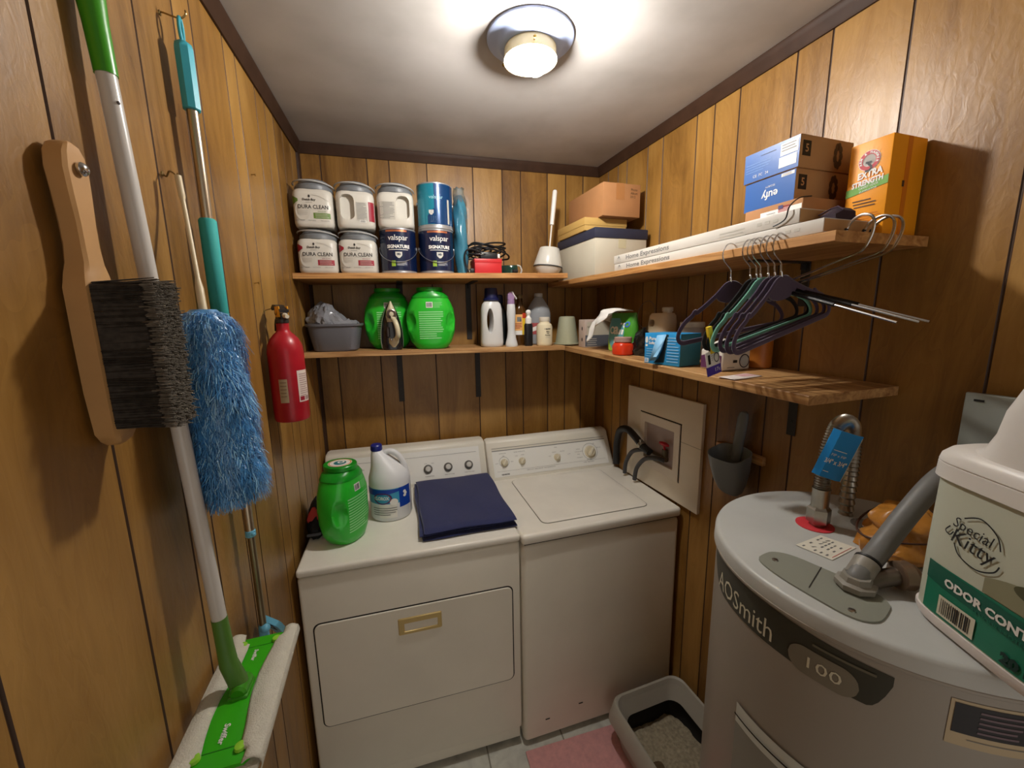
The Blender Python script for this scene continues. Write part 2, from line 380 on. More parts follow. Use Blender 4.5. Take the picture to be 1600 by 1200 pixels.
# ceiling lamp: bare bulb in its holder
M_pan = mat('blue_grey_lamp_pan', (176, 192, 228), .35)
M_ring = mat('cream_lamp_collar', (226, 214, 176), .35)
M_brass = mat('brass_screw', (150, 120, 60), .3, metal=1)
t = thing('ceiling_light', 'round ceiling lamp with blue-grey pan and one bare glowing bulb', 'ceiling lamp', (.765, -.845, HC))
mb = MB().use(M_pan); mb.lathe([(0, .117), (-.006, .117), (-.010, .112), (-.014, .094), (-.022, .086), (-.027, .078), (-.027, .03)], 48); mb.obj('pan', t)
mb = MB().use(M_ring); mb.lathe([(-.022, .066), (-.028, .070), (-.052, .070), (-.054, .072), (-.056, .072), (-.056, .068), (-.030, .065), (-.029, .02), (-.022, .02)], 48, cap0=False, cap1=False); fix_normals(mb.obj('collar', t))
for k in (20, 140, 260):
    mb = MB().use(M_brass); a = radians(k); mb.tube([(.064 * cos(a), .064 * sin(a), -.045), (.080 * cos(a), .080 * sin(a), -.045)], .0022, 8); mb.sphere((.081 * cos(a), .081 * sin(a), -.045), .0042, 8); mb.obj('screw', t)
BT = T(0, -.012, -.040) @ RX(radians(-36)) @ T(0, .0, .044)
mb = MB().use(mat('white_porcelain_socket', (225, 222, 214), .3)); mb.M = BT; mb.lathe([(-.024, .026), (-.046, .024), (-.052, .017), (-.062, .016)], 24); mb.obj('socket', t)
me_ = bpy.data.materials.new('glowing_bulb'); me_.use_nodes = True; nt = me_.node_tree; nt.nodes.remove(nt.nodes['Principled BSDF']); em = nt.nodes.new('ShaderNodeEmission'); em.inputs[0].default_value = BULB_COLOR; em.inputs[1].default_value = BULB_STRENGTH
nt.links.new(em.outputs[0], nt.nodes['Material Output'].inputs[0])
mb = MB().use(me_); mb.M = BT; mb.lathe([(-.058, .0135), (-.066, .017), (-.078, .025), (-.092, .030), (-.104, .030), (-.115, .025), (-.122, .015), (-.125, .004)], 16); mb.obj('bulb', t)

# ---------------------------------------------------------------- shelves and their brackets
def shelf(label, x0, x1, depth, z0, z1, th, loc, rz, m):
    """local x along, from the wall at y=0 out to -depth, top z0 at x0 and z1 at x1"""
    mb = MB().use(m); rings = []
    for x, z in ((x0, z0), (x1, z1)):
        c = .0015; rings.append([(x, 0, z - th), (x, -depth + c, z - th), (x, -depth, z - th + c), (x, -depth, z - c), (x, -depth + c, z), (x, 0, z)])
    mb.loft(rings); o = fix_normals(mb.obj('wall_shelf')); o.location = loc; o.rotation_euler = (0, 0, rz); return tag(o, label, 'shelf', 'pine wall shelves')
shelf('upper pine shelf on the back wall, with paint cans', .002, 1.115, .292, 1.862, 1.874, .022, (0, -.002, 0), 0, M_shelf)
shelf('upper pine shelf on the right wall, with long white cartons', .002, 1.377, .285, 1.851, 1.8415, .021, RW_O + RW_N * .002, RW_R, M_shelf)
shelf('lower pine shelf on the back wall, with green tubs and bottles', .002, 1.119, .255, 1.5575, 1.5477, .021, (0, -.002, 0), 0, M_shelf2)
shelf('lower pine shelf on the right wall, with the blue box', .002, 1.364, .290, 1.5475, 1.514, .021, RW_O + RW_N * .002, RW_R, M_shelf2)
M_brk = mat('dark_steel_bracket', (52, 48, 46), .5, metal=.3)
def bracket(label, loc, rz, ln=.2, h=.2):
    mb = MB().use(M_brk)
    mb.box(-.013, .013, -.004, -.001, -h, 0, .001, 1); mb.box(-.013, .013, -ln, -.001, -.004, 0, .001, 1)
    mb.prism([(-.0015, 0), (.0015, 0), (.0015, .004), (-.0015, .004)], -.03, -.004, M=T(0, 0, -.0055)); mb.box(-.0015, .0015, -.022, -.004, -.022, -.004)
    for q in (.3, .75): mb.lathe([(.001, .004), (-.0015, .003)], 10, T(0, -.0045, -h * q) @ RX(-pi / 2))
    o = mb.obj('shelf_bracket'); o.location = loc; o.rotation_euler = (0, 0, rz); tag(o, label, 'bracket', 'steel shelf brackets'); return o
bracket('dark steel bracket under the lower back shelf, behind the dryer console', (.366, 0, 1.5335), 0, .2, .25)
bracket('dark steel bracket under the lower back shelf, above the gap between dryer and washer', (.748, 0, 1.5297), 0, .2, .25)
bracket('dark steel bracket under the upper back shelf, behind the green tubs', (.388, 0, 1.8438), 0)
bracket('dark steel bracket under the upper back shelf, left of the white detergent bottle', (.712, 0, 1.8474), 0, .2, .27)
bracket('dark steel bracket under the upper right shelf, behind the clothes hangers', RW(1.12, 0, 1.8222), RW_R, .2, .12)
bracket('dark steel bracket under the lower right shelf, above the water heater', RW(1.125, 0, 1.4988), RW_R, .2, .17)
# ---------------------------------------------------------------- dryer and washer
M_enamel = mat('off_white_enamel', (234, 228, 212), .32, noise=.04, nscale=6)
M_enamel2 = mat('white_lid_enamel', (242, 238, 226), .3, noise=.05, nscale=9)
M_consol = mat('console_plastic', (238, 234, 220), .35)
M_face = mat('console_face', (240, 240, 234), .3)
M_gap = mat('dark_gap', (40, 36, 30), .8)
M_grey = mat('grey_print', (120, 120, 118), .5)
M_black = mat('black_print', (24, 24, 26), .5)
M_white = mat('white_print', (238, 236, 230), .5)
M_chrome = mat('chrome', (205, 205, 205), .18, metal=1)
M_steel = mat('stainless_steel', (170, 165, 155), .3, metal=1)
M_gold = mat('brass_tone_handle', (206, 180, 120), .35, metal=.35)

def console(mb, w, y0, z0, y1, z1, yb, r=.03):
    """slanted control housing: front slants from (y0,z0) to (y1,z1), back at yb"""
    rings = []; n = 6
    prof = [(y0, z0), (y1, z1)]
    for x in (0.0, .012, w - .012, w):
        e = .0 if 0 < x < w else .006
        ang = []
        k = [(y0 + e, z0), (y0 + e, z0 + .004)]
        for i in range(n + 1):
            t = i / n; a = pi * .5 * t
            k.append((y1 - .012 + .030 - .030 * cos(a) + e, z1 - .022 + .022 * sin(a) - e))
        k += [(yb, z1 - e), (yb, z0)]
        rings.append([(x, y, z) for y, z in k])
    mb.loft(rings)

def slant(y0, z0, y1, z1, off=.0008):
    dy, dz = y1 - y0, z1 - z0; L = sqrt(dy * dy + dz * dz); ny, nz = -dz / L, dy / L
    return lambda x, h: (x, y0 + dy * h / L + ny * off, z0 + dz * h / L + nz * off)
def knob(name, parent, fn, x, h, r, ht, y0, z0, y1, z1, mats, bar=True):
    dy, dz = y1 - y0, z1 - z0; tilt = atan2(-dy, dz) if False else atan2(dy, dz)
    p = fn(x, h); M = T(*p) @ RX(pi / 2 - 0) ; M = T(*p) @ Matrix.Rotation(-tilt, 4, 'X') @ RX(pi / 2)
    mb = MB().use(mats[0]); mb.lathe([(0, r), (.004, r), (.006, r * .86), (ht * .8, r * .8), (ht, r * .7)], 28, M)
    if bar:
        mb.use(mats[1]); mb.M = M @ RZ(.9); mb.box(-r * .82, r * .82, -r * .2, r * .2, ht * .5, ht * 1.45, .0015); mb.M = None
    else:
        mb.use(mats[1]); mb.lathe([(ht, r * .62), (ht * 1.35, r * .55), (ht * 1.4, r * .3)], 24, M)
    o = mb.obj(name, parent); return o

W = .732; DY = -.728
t = thing('dryer', 'white front-loading dryer with a brass-toned door handle', 'dryer', (.018, 0, 0))
mb = MB().use(M_enamel); mb.box(0, W, DY + .004, -.07, .085, .882, .010, 3); mb.box(.004, W - .004, DY + .035, -.08, .03, .09, .004)
mb.use(M_gap); mb.box(.01, W - .01, DY + .012, -.1, .878, .8865); mb.obj('cabinet', t)
mb = MB().use(M_enamel2); mb.box(-.001, W + .001, DY - .002, -.07, .8855, .914, .010, 3); mb.obj('top_panel', t)
mb = MB().use(M_enamel); mb.box(.004, W - .004, DY + .022, DY + .032, .022, .082, .004); mb.obj('kick_panel', t)
# door; the shadow gap around it is drawn by a dark plate behind
mb = MB().use(M_gap); mb.prism(rrect(.030, .703, .3175, .7165, .024), DY + .0030, DY + .0075)
mb.obj('door_shadow_gap', t)
mb = MB().use(M_enamel); o_ = rrect(.0345, .6985, .322, .712, .021); i_ = rrect(.0365, .6965, .324, .710, .019)
n = len(o_); mb.loft([[(x, DY + .0040, z) for x, z in o_], [(x, DY + .0005, z) for x, z in o_], [(x, DY - .0012, z) for x, z in i_]][::1], True, True)
d = fix_normals(mb.obj('door', t))
mb = MB().use(M_gold); hx0, hx1, hz0, hz1 = .293, .441, .612, .676
fr = [rrect(hx0, hx1, hz0, hz1, .004, 2), rrect(hx0 + .003, hx1 - .003, hz0 + .003, hz1 - .003, .003, 2), rrect(hx0 + .018, hx1 - .014, hz0 + .012, hz1 - .020, .003, 2), rrect(hx0 + .024, hx1 - .016, hz0 + .014, hz1 - .024, .003, 2)]
mb.loft([[(x, y, z) for x, z in r] for r, y in zip(fr, (DY - .001, DY - .005, DY - .005, DY + .0035))], False, True); fix_normals(mb.obj('handle', d))
cy0, cz0, cy1, cz1 = -.200, .914, -.118, 1.064
mb = MB().use(M_consol); console(mb, W - .004, cy0, cz0, cy1, cz1 + .020, -.05); mb.M = None; co = fix_normals(mb.obj('control_console', t)); 
cy1 -= .012; cz1 -= .002; cz0 += .004; fn = slant(cy0, cz0, cy1, cz1, .0012)
mb = MB(); patch(mb, fn, .03, W - .035, .012, .158, M_face, 2, 2)
f2 = slant(cy0, cz0, cy1, cz1, .0020)
patch(mb, f2, .03, W - .05, .131, .1322, M_grey, 2, 1)
for x, s_ in ((.452, 'TEMPERATURE'), (.546, 'END OF CYCLE'), (.642, 'PUSH TO START')): text(mb, s_, .0065, lambda a, b, x=x: f2(x + a, .038 + b), M_grey)
for x in (.437, .47): text(mb, 'LOW' if x < .45 else 'HIGH', .005, lambda a, b, x=x: f2(x + a, .098 + b), M_grey)
for x in (.15, .27): text(mb, 'COTTONS', .006, lambda a, b, x=x: f2(x + a, .10 + b), M_grey)
text(mb, 'HEAVY DUTY', .006, lambda a, b: f2(.635 + a, .022 + b), M_grey)
mb.obj('control_panel', co)
M_kd = mat('dark_chrome_knob_skirt', (120, 118, 114), .3, metal=.6); M_kl = mat('silver_knob_cap', (214, 212, 205), .3, metal=.3)
for x in (.447, .541, .640): knob('knob', co, fn, x, .072, .0205, .014, cy0, cz0, cy1, cz1, (M_kd, M_kl), False)
mb = MB().use(M_kd)
M_yel = mat('yellow_sticker', (224, 196, 60), .5)
mb = MB().use(M_yel); 
patch(mb, fn, .012, .05, .012, .03, M_yel, 1, 1); mb.obj('energy_sticker', co)

# washer, turned 1.5 degrees with the right wall
W2 = .678; WL = .615
t = thing('washer', 'white top-loading washer with cream dials, right of the dryer', 'washer', (.755, -.743, 0), radians(1.5))
mb = MB().use(M_enamel); mb.box(0, W2, .006, WL, .02, .868, .018, 4)
mb.use(M_gap); mb.box(.012, W2 - .012, .016, WL - .02, .864, .876)
for x, z in ((.10, .10), (.245, .125)): mb.box(x - .012, x + .006, .0045, .008, z, z + .004)
for x in (.03, W2 - .06):
    for y in (.04, WL - .06): mb.lathe([(0, .018), (.022, .016)], 12, None, True, True, x + .015, y + .01)
mb.obj('cabinet', t)
M_top = M_enamel2
mb = MB().use(M_top); mb.box(-.002, W2 + .002, -.002, WL, .874, .914, .013, 4); tp = mb.obj('top_panel', t)
mb = MB().use(mat('lid_groove_shadow_gap', (120, 116, 104), .6)); mb.prism([(x, z) for x, z in rrect(.098, .566, .052, .478, .028)], 0, .0012, M=T(0, 0, .9142) @ Matrix(((1, 0, 0, 0), (0, 0, 1, 0), (0, 1, 0, 0), (0, 0, 0, 1)))); fix_normals(mb.obj('lid_seam', tp))
mb = MB().use(M_top); a_ = rrect(.1005, .5635, .0545, .4755, .026); b_ = rrect(.104, .560, .058, .472, .024); c_ = rrect(.125, .540, .078, .452, .02)
mb.loft([[(x, y, .9142) for x, y in a_], [(x, y, .9165) for x, y in a_], [(x, y, .918) for x, y in b_], [(x, y, .9172) for x, y in c_]], False, True); fix_normals(mb.obj('lid', t))
cy0, cz0, cy1, cz1 = WL - .115, .914, WL - .026, 1.070
mb = MB().use(M_consol); mb.M = T(.008, 0, 0); console(mb, W2 - .016, cy0, cz0, cy1, cz1 + .020, WL + .012); co = fix_normals(mb.obj('control_console', t))
cy1 -= .012; cz1 -= .002; cz0 += .004; fn = slant(cy0, cz0, cy1, cz1, .0015); f2 = slant(cy0, cz0, cy1, cz1, .0024)
mb = MB(); patch(mb, fn, .03, W2 - .035, .010, .135, M_face, 2, 2); patch(mb, f2, .03, W2 - .035, .1345, .138, M_grey, 2, 1); patch(mb, f2, .03, W2 - .035, .148, .1495, M_grey, 2, 1)
patch(mb, f2, .045, W2 - .05, .0355, .0362, M_grey, 2, 1)
text(mb, 'KENMORE', .0085, lambda a, b: f2(.085 + a, .020 + b), M_black, bold=.0003)
text(mb, 'HEAVY DUTY   SUPER CAPACITY   SELF-CLEANING FILTER', .0058, lambda a, b: f2(.27 + a, .028 + b), M_grey)
text(mb, '3 SPEED   DIRECT DRIVE', .0055, lambda a, b: f2(.53 + a, .028 + b), M_grey)
for x, h, s_ in ((.082, .121, 'WATER LEVEL'), (.168, .121, 'WATER TEMPERATURE'), (.362, .121, 'SPEED'), (.350, .098, 'NORMAL'), (.395, .098, 'DELICATE'), (.325, .080, 'FAST'), (.43, .080, 'SLOW'), (.085, .108, 'MED'), (.048, .075, 'LOW'), (.125, .078, 'HIGH'), (.150, .102, 'COLD'), (.183, .104, 'WARM'), (.483, .098, 'NORMAL'), (.485, .085, 'COTTON HEAVY'), (.482, .072, 'RINSE'), (.485, .055, 'PERMANENT'), (.528, .040, 'SPIN'), (.60, .095, 'DELICATE'), (.575, .118, 'OFF')):
    text(mb, s_, .0056, lambda a, b, x=x, h=h: f2(x + a, h + b), M_grey)
disc(mb, f2, .548, .080, .042, .042, M_grey, 40, .97); disc(mb, f2, .085, .080, .025, .025, M_grey, 30, .95)
mb.obj('control_panel', co)
M_kc = mat('beige_knob', (214, 204, 176), .4); M_kb = mat('ivory_knob_grip', (226, 220, 198), .35)
for x, h, r in ((.085, .076, .0185), (.176, .074, .0175), (.362, .071, .0175), (.548, .078, .031)): knob('dial', co, fn, x, h, r, .016, cy0, cz0, cy1, cz1, (M_kc, M_kb), True)

# ---------------------------------------------------------------- things on the dryer
M_green = mat('green_tub_plastic', (38, 186, 44), .3, spec=.6, coat=.2)
M_green2 = mat('dark_green_lid', (20, 148, 34), .3, spec=.6)
M_lime = mat('pale_green_print', (150, 224, 150), .5)
def pod_tub(name, label, loc, rz, H=.262, k=1.0, group='green laundry pod tubs', cap=False, flip=1):
    t = thing(name, label, 'tub', loc, rz, group)
    S = H / .262
    raw = [(0, .060, .050), (.004, .068, .055), (.03, .088, .060), (.075, .102, .062), (.125, .1055, .063), (.17, .100, .062), (.20, .088, .059), (.218, .078, .056)]
    b = Bottle([(z * S, rx * S * k, ry * S, 2.5) for z, rx, ry in raw]); mb = MB().use(M_green); b.build(mb, 48)
    cutr = MB().use(M_green)
    for sx in (-1, 1):
        pts = []
        cutr.sphere((sx * .116 * S * k, -.066 * S, .116 * S), 1, 24, None, (.056 * S * k, .046 * S, .068 * S))
    mb = cut(mb, cutr); mb.sharp = 50
    fix_normals(mb.obj('tub_body', t))
    lid = Bottle([(.2175 * S, .080 * S * k, .0575 * S, 2.5), (.222 * S, .080 * S * k, .0575 * S, 2.5), (.238 * S, .066 * S * k, .053 * S, 2.4), (.244 * S, .054 * S * k, .050 * S, 2.1), (.246 * S, .052 * S * k, .050 * S, 2.0), (.2475 * S, .056 * S * k, .054 * S, 2.0), (.260 * S, .056 * S * k, .054 * S, 2.0), (.262 * S, .054 * S * k, .052 * S, 2)])
    mb = MB().use(M_green2); lid.build(mb, 48); l = fix_normals(mb.obj('lid', t))
    if cap:
        mb = MB(); zt = lambda a, c: (a, c, .2626 * S)
        disc(mb, zt, 0, 0, .042 * S * k, .038 * S, M_white, 32); zt2 = lambda a, c: (a, c, .2630 * S)
        disc(mb, zt2, 0, 0, .040 * S * k, .036 * S, mat('orange_print', (226, 140, 60), .5), 32, .9); disc(mb, zt2, 0, 0, .022 * S * k, .02 * S, mat('teal_print', (40, 120, 130), .5), 24); zt3 = lambda a, c: (a, c, .2633 * S)
        disc(mb, zt3, .006, 0, .012, .012, M_white, 20, .5); mb.obj('lid_sticker', l)
    mb = MB(); f = b.front(0, 0, .0009); 
    barcode(mb, f, -.018 * S, .010 * S, .176 * S, .200 * S, M_black, M_white)
    lines(mb, f, .014 * S, .05 * S, .198 * S, 5, .005 * S, .0015, M_lime, 4)
    lines(mb, f, -.050 * S, .052 * S, .160 * S, 13, .0092 * S, .0042 * S, M_lime, 2, 8)
    mb.obj('printed_text', t)
    return t
pod_tub('laundry_pod_tub', 'green laundry pod tub standing on the dryer, seen from its narrow side', (.148, -.555, .914), radians(60), .278, .86, 'green laundry pod tubs', True)

M_hdpe = mat('white_bottle_plastic', (228, 230, 232), .35, spec=.5)
M_navy = mat('navy_cap', (28, 38, 128), .35)
M_blue = mat('blue_label', (20, 66, 168), .4); M_aqua = mat('aqua_label', (66, 160, 200), .4)
t = thing('bleach_bottle', 'white bleach jug with blue cap and blue label on the dryer', 'bottle', (.303, -.425, .914), radians(-8))
b = Bottle([(0, .068, .068, 2), (.004, .075, .072, 2.1), (.012, .079, .075, 2.1), (.150, .079, .075, 2.1), (.165, .078, .074, 2.1), (.185, .072, .068, 2), (.205, .060, .056, 2, -.008), (.225, .046, .044, 2, -.020), (.245, .034, .034, 2, -.031), (.262, .024, .024, 2, -.039), (.272, .017, .017, 2, -.042)])
mb = MB().use(M_hdpe); b.build(mb, 44); body = mb.obj('bottle_body', t)
mb = MB().use(M_hdpe); mb.tube(smoothpath([(-.024, 0, .252), (.006, 0, .262), (.032, 0, .250), (.052, 0, .222), (.062, 0, .190), (.060, 0, .172)], 6), [.011] * 31, 14); mb.obj('handle', t)
mb = MB().use(M_navy); mb.lathe([(.268, .021), (.272, .0225), (.288, .0215), (.292, .018), (.293, .010)], 28, None, True, True, -.042, 0); mb.obj('cap', t)
f = b.polar(0, 0, .0008); mb = MB(); R = .079
patch(mb, f, -.10, .10, .018, .135, M_white, 28, 2); f = b.polar(0, 0, .0013)
patch(mb, f, -.10, .045, .075, .135, M_aqua, 22, 2); patch(mb, f, .045, .10, .055, .135, M_blue, 10, 2)
f = b.polar(0, 0, .0018); mb.use(M_blue); mb.grid(lambda u, v: f(-.10 + .145 * u, .108 + .027 * (v * .9) + (1 - v) * .014 * u * u), 16, 2)
disc(mb, f, -.018, .098, .036, .024, M_blue, 32); f = b.polar(0, 0, .0024); disc(mb, f, -.018, .098, .034, .022, mat('maroon_print', (110, 48, 72), .5), 32, .86)
text(mb, 'CLOROX', .018, lambda a, c: f(-.022 + a, .098 + c), M_white, bold=.0006, width=.058); disc(mb, f, .024, .082, .015, .014, M_white, 24); lines(mb, f, -.06, .038, .060, 4, .009, .0028, M_grey, 3, 8)
for k in range(3): disc(mb, f, .068 + .004 * (k % 2), .098 + .008 * k, .007, .006, M_white, 14)
mb.obj('label', body)

M_towel = mat('navy_terry_towel', (42, 50, 100), .95, noise=.3, nscale=220, bump=.5, bscale=700, sheen=.25)
t = thing('towel', 'folded navy blue towel lying across the dryer top', 'towel', (.575, -.435, .914), radians(1.0))
def fold(name, x0, x1, y0, y1, z, th, seed, parent):
    """one folded layer: a rounded slab whose surface is gently uneven"""
    rnd = random.Random(seed); a1, a2, p1, p2 = rnd.uniform(6, 10), rnd.uniform(7, 12), rnd.uniform(0, 6), rnd.uniform(0, 6)
    mb = MB().use(M_towel); nx, ny = 26, 26; prof = []
    rings = []
    for j in range(ny + 1):
        v = j / ny; y = y0 + (y1 - y0) * v; ring = []
        e = min(1.0, sqrt(max(0, 1 - (1 - min(v, 1 - v) / .035) ** 2)) if min(v, 1 - v) < .035 else 1.0)
        m = 20
        for i in range(m):
            u = i / (m - 1); x = x0 + (x1 - x0) * u; w = .0022 * sin(a1 * u + p1) * sin(a2 * v + p2); ring.append((x + .003 * sin(9 * v + p1), y + .003 * sin(7 * u + p2), z + th * (.5 + .5 * max(.15, e)) + w))
        for k in range(1, 5):
            a = pi * k / 5; ring.append((x1 + th * .5 * sin(a) + .003 * sin(9 * v + p1), y + .003 * sin(7 + p2), z + th * .5 + th * .5 * cos(a) * max(.3, e)))
        for i in range(m):
            u = 1 - i / (m - 1); x = x0 + (x1 - x0) * u; ring.append((x + .003 * sin(9 * v + p1), y + .003 * sin(7 * u + p2), z + th * (.5 - .5 * max(.15, e))))
        for k in range(1, 5):
            a = pi * k / 5; ring.append((x0 - th * .5 * sin(a) + .003 * sin(9 * v + p1), y, z + th * .5 - th * .5 * cos(a) * max(.3, e)))
        rings.append(ring)
    mb.loft(rings); return fix_normals(mb.obj(name, parent))
fold('folded_layer', -.165, .168, -.243, .225, .0005, .0125, 3, t); fold('folded_layer', -.170, .163, -.236, .228, .0132, .0125, 5, t); fold('folded_layer', -.160, .166, -.246, .222, .026, .012, 9, t)

M_blk = mat('black_nylon_cloth', (24, 24, 26), .7, bump=.3, bscale=150); M_red = mat('red_cloth_patch', (206, 66, 58), .7)
t = thing('work_glove', 'black fabric glove with a red patch wedged between dryer and left wall', 'glove', (.034, -.455, .915), radians(4))
mb = MB().use(M_blk)
mb.loft([[(cx + rx * cos(2 * pi * j / 20), cy + ry * sin(2 * pi * j / 20) + .004 * sin(3 * j + z * 200), z) for j in range(20)] for z, rx, ry, cx, cy in ((.001, .030, .085, .004, -.01), (.012, .035, .092, .004, -.01), (.035, .035, .085, .003, -.008), (.052, .030, .062, .000, .004), (.070, .026, .050, .0, .012), (.090, .020, .036, .002, .02), (.106, .010, .018, .004, .026), (.110, .003, .006, .004, .028))])
mb.obj('glove_body', t)
mb = MB().use(M_red); mb.loft([[(-.004 + .022 * cos(2 * pi * j / 14) * k, -.048 + .006 * q + .006 * sin(2 * pi * j / 14), z + .0) for j in range(14)] for z, k, q in ((.046, .9, 0), (.056, 1.05, .6), (.074, .75, 2.2), (.090, .25, 4))]); mb.obj('red_patch', t)
mb = MB().use(mat('grey_trim_cloth', (96, 96, 104), .7)); mb.box(-.022, .024, -.104, -.098, .018, .028, .002); mb.obj('grey_tab', t)
# ---------------------------------------------------------------- upper back shelf
def ubz(x): return 1.862 + .012 * x / 1.115
M_tubw = mat('white_tub_plastic', (206, 202, 192), .35)
M_lidg = mat('grey_lid_plastic', (112, 116, 120), .4)
M_dred = mat('crimson_print', (150, 26, 48), .5); M_dgrn = mat('olive_green_print', (96, 128, 50), .5); M_ltgrey = mat('pale_grey_print', (186, 182, 172), .5)
M_pocket = mat('tub_pocket_plastic', (190, 184, 172), .4)
def paint_tub(label, loc, rz, color, side, hz):
    """square twist-lid paint tub"""
    t = thing('paint_tub', label, 'paint tub', loc, rz, 'square white paint tubs')
    w = .071; hb = .128 * hz
    b = Bottle([(0, w * .90, w * .90, 5), (.004, w * .96, w * .96, 5), (.014, w, w, 5), (hb - .018, w, w, 5), (hb - .006, w * .97, w * .97, 4.5), (hb, w * .90, w * .90, 4)])
    mb = MB().use(M_tubw); b.build(mb, 52)
    if side:
        c = MB().use(M_pocket); sx = side
        c.prism([(x * sx, z) for x, z in rrect(-.054, -.004, .030, hb - .014, .021, 5)], -w - .02, -w + .022); 
        mb = cut(mb, c)
    mb.sharp = 40; body = fix_normals(mb.obj('tub_body', t))
    mb = MB().use(M_lidg); mb.lathe([(hb - .001, .066), (hb + .002, .0685), (hb + .014, .0685), (hb + .016, .0665), (hb + .020, .0655), (hb + .023, .060), (hb + .037, .052), (hb + .040, .048)], 40); mb.lathe([(hb + .039, .030), (hb + .0405, .029)], 24); mb.obj('lid', t)
    mb = MB().use(mat('grey_bail_handle', (176, 176, 174), .4)); h = []
    for i in range(13):
        a = pi * i / 12; h.append((-.074 * cos(a), -.072 * sin(a) * .98, hb + .010 + .022 * sin(a * .5 + 1.0) - .006 * i / 12))
    mb.tube(h, .0028, 8); mb.obj('bail_handle', t)
    f = b.front(0, 0, .0008); mb = MB()
    if not side:
        C1 = M_dred if color == 'red' else M_dgrn
        patch(mb, f, .002, .060, .030, .050, C1, 8, 1); 
        mb.use(C1); mb.grid(lambda u, v: f(-.068 + .020 * u, .078 + .032 * v * (1 - .75 * u) + .012 * u), 5, 5)
        f2 = b.front(0, 0, .0013); disc(mb, f2, -.034, .056, .026, .034, M_tubw, 32)
        patch(mb, f2, -.062, .062, .062, .078, M_tubw, 8, 1)
        f3 = b.front(0, 0, .0018); text(mb, 'DURA CLEAN', .0190, lambda a, c: f3(a + .003, .070 + c), mat('charcoal_print', (48, 46, 46), .5), width=.104, bold=.0004)
        text(mb, 'Dutch Boy', .0105, lambda a, c: f3(-.010 + a, .096 + c), mat('charcoal_print'), shear=.2, bold=.0003)
        disc(mb, f3, -.008, .108, .0035, .005, mat('charcoal_print'), 10); text(mb, 'INTERIOR', .005, lambda a, c: f3(-.010 + a, .086 + c), M_grey)
        lines(mb, f3, -.052, -.016, .056, 3, .006, .0016, M_ltgrey, 3, 3); lines(mb, f3, .008, .055, .046, 3, .0055, .0013, M_tubw, 5, 3)
        text(mb, 'SEMI-GLOSS', .0055, lambda a, c: f3(.032 + a, .055 + c), C1)
        for x, s_ in ((-.046, 'PAINT + PRIMER'), (-.004, 'WHITE BASE'), (.040, 'ONE GALLON')): text(mb, s_, .0048, lambda a, c, x=x: f3(x + a, .022 + c), M_grey)
        mb.use(M_ltgrey); mb.grid(lambda u, v: f3(.002 + .055 * u, .112 - .020 * u * u + .0014 * v), 8, 1)
    else:
        sx = side; x0, x1 = (.002, .042) if sx > 0 else (-.064, -.002)
        patch(mb, f, x0, x1, .028, .095, M_ltgrey, 5, 1); f2 = b.front(0, 0, .0013); lines(mb, f2, x0 + .002, x1 - .002, .092, 12, .0052, .0018, mat('grey_print'), 6 + sx, 3)
        if sx > 0: patch(mb, f, .047, .068, .026, .098, M_dred, 5, 1); barcode(mb, f2, .012, .036, .020, .030, M_black, M_white)
    mb.obj('printed_label', body); return t
paint_tub('square white paint tub with green label band, top of the stack at the left wall', (.090, -.205, ubz(.09) + .1705), radians(0), 'green', 0, 1.06)
paint_tub('square white paint tub with crimson band in the bottom row, nearest the left wall', (.090, -.205, ubz(.09)), radians(0), 'red', 0, 1.0)
paint_tub('square white paint tub with crimson band in the bottom row, beside the navy paint can', (.238, -.205, ubz(.238)), radians(-2), 'red', 0, 1.0)
paint_tub('white paint tub turned to its hand recess and crimson edge, middle of the top row', (.238, -.205, ubz(.238) + .1705), radians(3), 'red', 1, 1.06)
paint_tub('white paint tub turned to its hand recess, on top of the left navy can', (.392, -.205, ubz(.392) + .1775), radians(-2), 'red', -1, 1.03)

